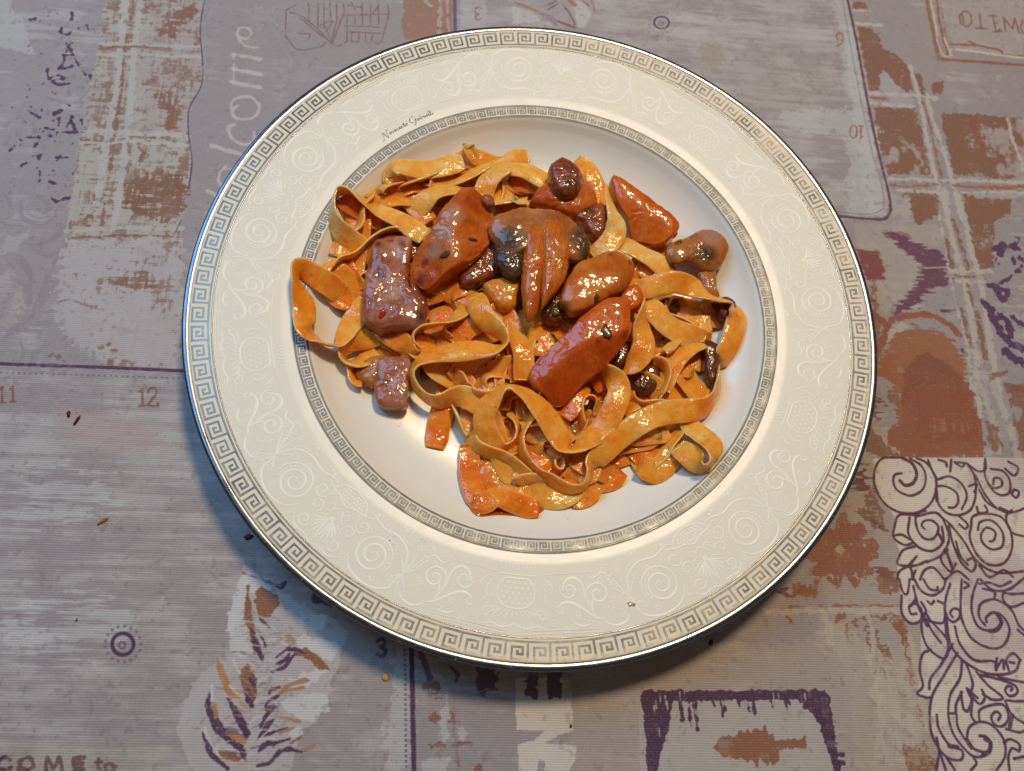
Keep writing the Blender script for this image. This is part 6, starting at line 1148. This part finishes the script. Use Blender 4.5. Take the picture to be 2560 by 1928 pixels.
bit("brown mushroom bit in the hollow above the twisted tan tagliatella", ('D', [(1350, 40), (1450, 20), (1510, 80), (1500, 150), (1420, 130), (1370, 90)]), 17, 7, M['mush_dark'], rough=.4, seed=31)
bit("brown mushroom bit beside the wide right arc", ('D', [(1750, 120), (1850, 90), (1930, 130), (1930, 230), (1850, 275), (1790, 230), (1810, 170)]), 14, 7, M['mush_dark'], rough=.4, seed=32)
bit("tall dark mushroom slice inside the right arc", ('D', [(1680, 440), (1760, 440), (1820, 490), (1825, 640), (1800, 760), (1740, 820), (1700, 720), (1690, 580)]), 15, 8, M['mush_dark'], rough=.4, seed=33)
bit("dark mushroom lump under the slender arch", ('D', [(1050, 720), (1160, 660), (1270, 590), (1330, 640), (1330, 760), (1280, 840), (1180, 860), (1100, 800)]), 19, 9, M['mush_dark'], rough=.5, seed=34)
bit("dark red brown mushroom tucked beside the red block", ('D', [(920, 560), (960, 470), (1050, 400), (1100, 420), (1070, 540), (1000, 640), (930, 620)]), 21, 8, M['mush_dark'], rough=.4, seed=35)
bit("grey brown mushroom bit glinting deep in the lower middle hollow", ('E', [(1240, 560), (1310, 510), (1370, 560), (1370, 680), (1300, 720), (1250, 660)]), 15, 6, M['mush'], rough=.4, seed=36)
bit("dark mushroom bit under the corner of the tan translucent piece", ('B', [(360, 1590), (460, 1470), (560, 1480), (560, 1600), (520, 1720), (400, 1720)]), 25.5, 7, M['mush_dark'], rough=.5, seed=37)

# ---- flecks of herb and chilli; each found by dropping onto whatever lies under it
bpy.context.view_layer.update()
deps = bpy.context.evaluated_depsgraph_get()
def drop(reg, x, y):
    p1 = at(*rz(reg, x, y), CLOTH_Z); d = (p1 - EYE).normalized()
    hit, loc, nrm, _, ob, _ = sc.ray_cast(deps, EYE, d, distance=2)
    return (loc, nrm) if hit else (p1, Vector((0, 0, 1)))
def fleck(name, label, cat, reg, x, y, ln, wd, ang, mat, th=.35, jag=.25, group=None, seed=0):
    loc, nrm = drop(reg, x, y)
    q = nrm.to_track_quat('Z', 'Y'); V = []; F = []; n = 18; rr2 = random.Random(seed + int(x))
    for lay, (k, h) in enumerate(((.85, -.10), (1.0, .35), (.72, .9), (.3, 1.0))):
        for i in range(n):
            a = 2 * math.pi * i / n; r = k * (1 + (rr2.random() - .5) * jag * 2)
            X, Y = ln * .44 * r * math.cos(a), wd * .44 * r * math.sin(a) * (1 + .3 * math.cos(a))
            v = Vector((X * math.cos(ang) - Y * math.sin(ang), X * math.sin(ang) + Y * math.cos(ang), th * h + .12 * mnoise.noise(Vector((X, Y, seed)))))
            V.append(q @ (v / 1000) + loc)
    for l in range(3):
        for i in range(n): F.append((l * n + i, l * n + (i + 1) % n, (l + 1) * n + (i + 1) % n, (l + 1) * n + i))
    F.append(tuple(3 * n + i for i in range(n)))
    o = mesh_obj(name, V, F, mat); return tag(o, label, cat, group)
HG = "parsley flecks on the food"
for lab, reg, x, y, ln, wd, an in (
    ("dark olive herb fleck low on the large orange chunk", 'A', 1520, 1095, 5.2, 3.0, 1.6), ("brown green herb fleck on the right of the large orange chunk", 'A', 1785, 960, 5.6, 1.8, 1.5), ("dark herb fleck on the red block's upper face", 'D', 880, 300, 7.0, 4.4, .5),
    ("long brownish herb leaf lying across the left shoulder of the red block", 'D', 430, 395, 10.0, 3.2, .3), ("round herb fleck at the left end of the tan translucent piece", 'D', 440, 130, 5.2, 5.4, 1.4), ("herb fleck near the lower corner of the tan translucent piece", 'B', 850, 1500, 4.6, 2.6, .8),
    ("black green herb fleck above the mushroom cap's right gill", 'B', 790, 695, 5.2, 2.2, .0), ("olive herb fleck on the tagliatella below the dark mushroom lump", 'D', 1355, 865, 3.4, 2.2, 1.0), ("small dark herb fleck on the lower right loop", 'D', 1745, 1250, 3.6, 1.7, -.5),
    ("herb crumb on top of the right mushroom's left lobe", 'B', 1610, 985, 4.2, 2.0, -.4), ("greenish herb shred on the twisted pale tagliatella", 'B', 1010, 700, 2.2, .7, 1.3), ("brown spot of herb on the ring's diagonal band", 'E', 1050, 460, 3.2, 1.6, 1.2), ("dark fleck in the gap beside the golden cube", 'A', 1820, 1355, 3.0, 1.8, .9)):
    fleck("herb_fleck", lab, "herb", reg, x, y, ln, wd, an, M['herb'], group=HG, seed=len(lab))
fleck("chilli_flake", "bright red chilli flake on the lilac chunk", "chilli", 'C', 940, 165, 5.6, 2.8, 1.15, M['chili'], th=.5)
fleck("crumb", "dark plum coloured crumb beneath the printed number twelve", "crumb", 'N', 172, 1036, 3.4, 1.5, -.2, M['crumb_dark'], th=.9, group="crumbs on the cloth")
fleck("crumb", "thin dark sliver just below right of the plum coloured crumb", "crumb", 'N', 192, 1053, 5.0, 1.1, -.55, M['crumb_dark'], th=.7, jag=.5, group="crumbs on the cloth")
fleck("crumb", "orange brown crumb on the brushed grey panel at the left", "crumb", 'N', 255, 1305, 4.6, 1.5, -.35, M['crumb_orange'], th=.8, group="crumbs on the cloth")
fleck("crumb", "reddish black crumb touching the plate's lower left edge", "crumb", 'N', 622, 1342, 3.8, 2.4, -.6, M['crumb_red'], th=.9, group="crumbs on the cloth")
fleck("crumb", "yellow crumb left of the purple rule below the plate", "crumb", 'N', 964, 1694, 3.2, 3.0, .2, M['crumb_yellow'], th=.8, group="crumbs on the cloth")
fleck("crumb", "dark round crumb right of the plate's lowest edge", "crumb", 'N', 1777, 1606, 1.9, 2.6, 0, M['crumb_dark'], th=.8, group="crumbs on the cloth")
fleck("crumb", "tiny black speck above the dotted ring at the lower left", "crumb", 'N', 192, 1550, 1.6, .6, -.4, M['crumb_dark'], th=.3, group="crumbs on the cloth")
fleck("crumb", "tiny olive crumb beside the block letter print below the plate", "crumb", 'N', 1427, 1815, 1.6, 1.0, -.5, M['crumb_dark'], th=.4, group="crumbs on the cloth")
DR = "oil and sauce drops on the rim"
for lab, x, y, ln, wd in (("small olive drop on the rim right of the yellow oil drop", 1056, 1353, 2.4, 1.6), ("yellow stain with crumbs at the lower left rim scrolls", 982, 1350, 4.2, 4.0), ("olive green drop at the right of the rim against the key border", 2116, 1022, 1.7, 1.7), ("glistening oil drop on the lower rim", 1580, 1511, 3.4, 1.6), ("faint oily drop at the lower left beside the key border", 947, 1522, 3.0, 1.6)):
    if lab.startswith("yellow oil drop"): continue
    fleck("oil_drop", lab, "oil drop", 'N', x, y, ln, wd, .3, M['oil'], th=.35, jag=.35, group=DR, seed=int(x))
for lab, x, y, ln, wd in (("small oil bead on the plate right beside the cut end", 1139, 1118, 2.0, 1.4), ("tiny orange oil bead left of the cut end of tagliatella", 1052, 1070, 1.4, 1.1), ("orange sauce drop on the plate under the mauve tipped piece", 1000, 1062, 2.2, 1.3),
                         ("orange sauce drop beside the bottom left red corner", 1146, 1240, 2.4, 1.2), ("small sauce drop below the bottom edge of the pile", 1420, 1296, 1.8, 1.0), ("sauce drop on the plate by the lower right loop", 1672, 1222, 1.6, 1.1)):
    fleck("sauce_drop", lab, "sauce drop", 'N', x, y, ln, wd, .6, M['sauce'], th=.3, jag=.3, group="sauce drops on the plate", seed=int(x))
# thin film of sauce seeping out at the bottom left corner
pts = [at(*rz('E', *q), .0115) for q in [(250, 1080), (300, 1300), (400, 1465), (600, 1450), (800, 1455), (1020, 1400), (900, 1250), (500, 1150), (400, 900), (300, 950)]]
SP = smooth([(q.x, q.y) for q in pts], 4, closed=True); cc = SP.mean(0)
V = []; F = []; n = len(SP)
for k, h in ((1.0, .00012), (.97, .0005), (.8, .0007), (.4, .0008)):
    for q in SP:
        x, y = cc + (q - cc) * k; V.append((x, y, zplate(math.hypot(x, y)) + h))
for l in range(3):
    for i in range(n): F.append((l * n + i, l * n + (i + 1) % n, (l + 1) * n + (i + 1) % n, (l + 1) * n + i))
F.append(tuple(3 * n + i for i in range(n)))
tag(mesh_obj("sauce_puddle", V, F, M['sauce']), "thin film of orange red sauce seeping from the bottom left corner of the pile", "sauce")
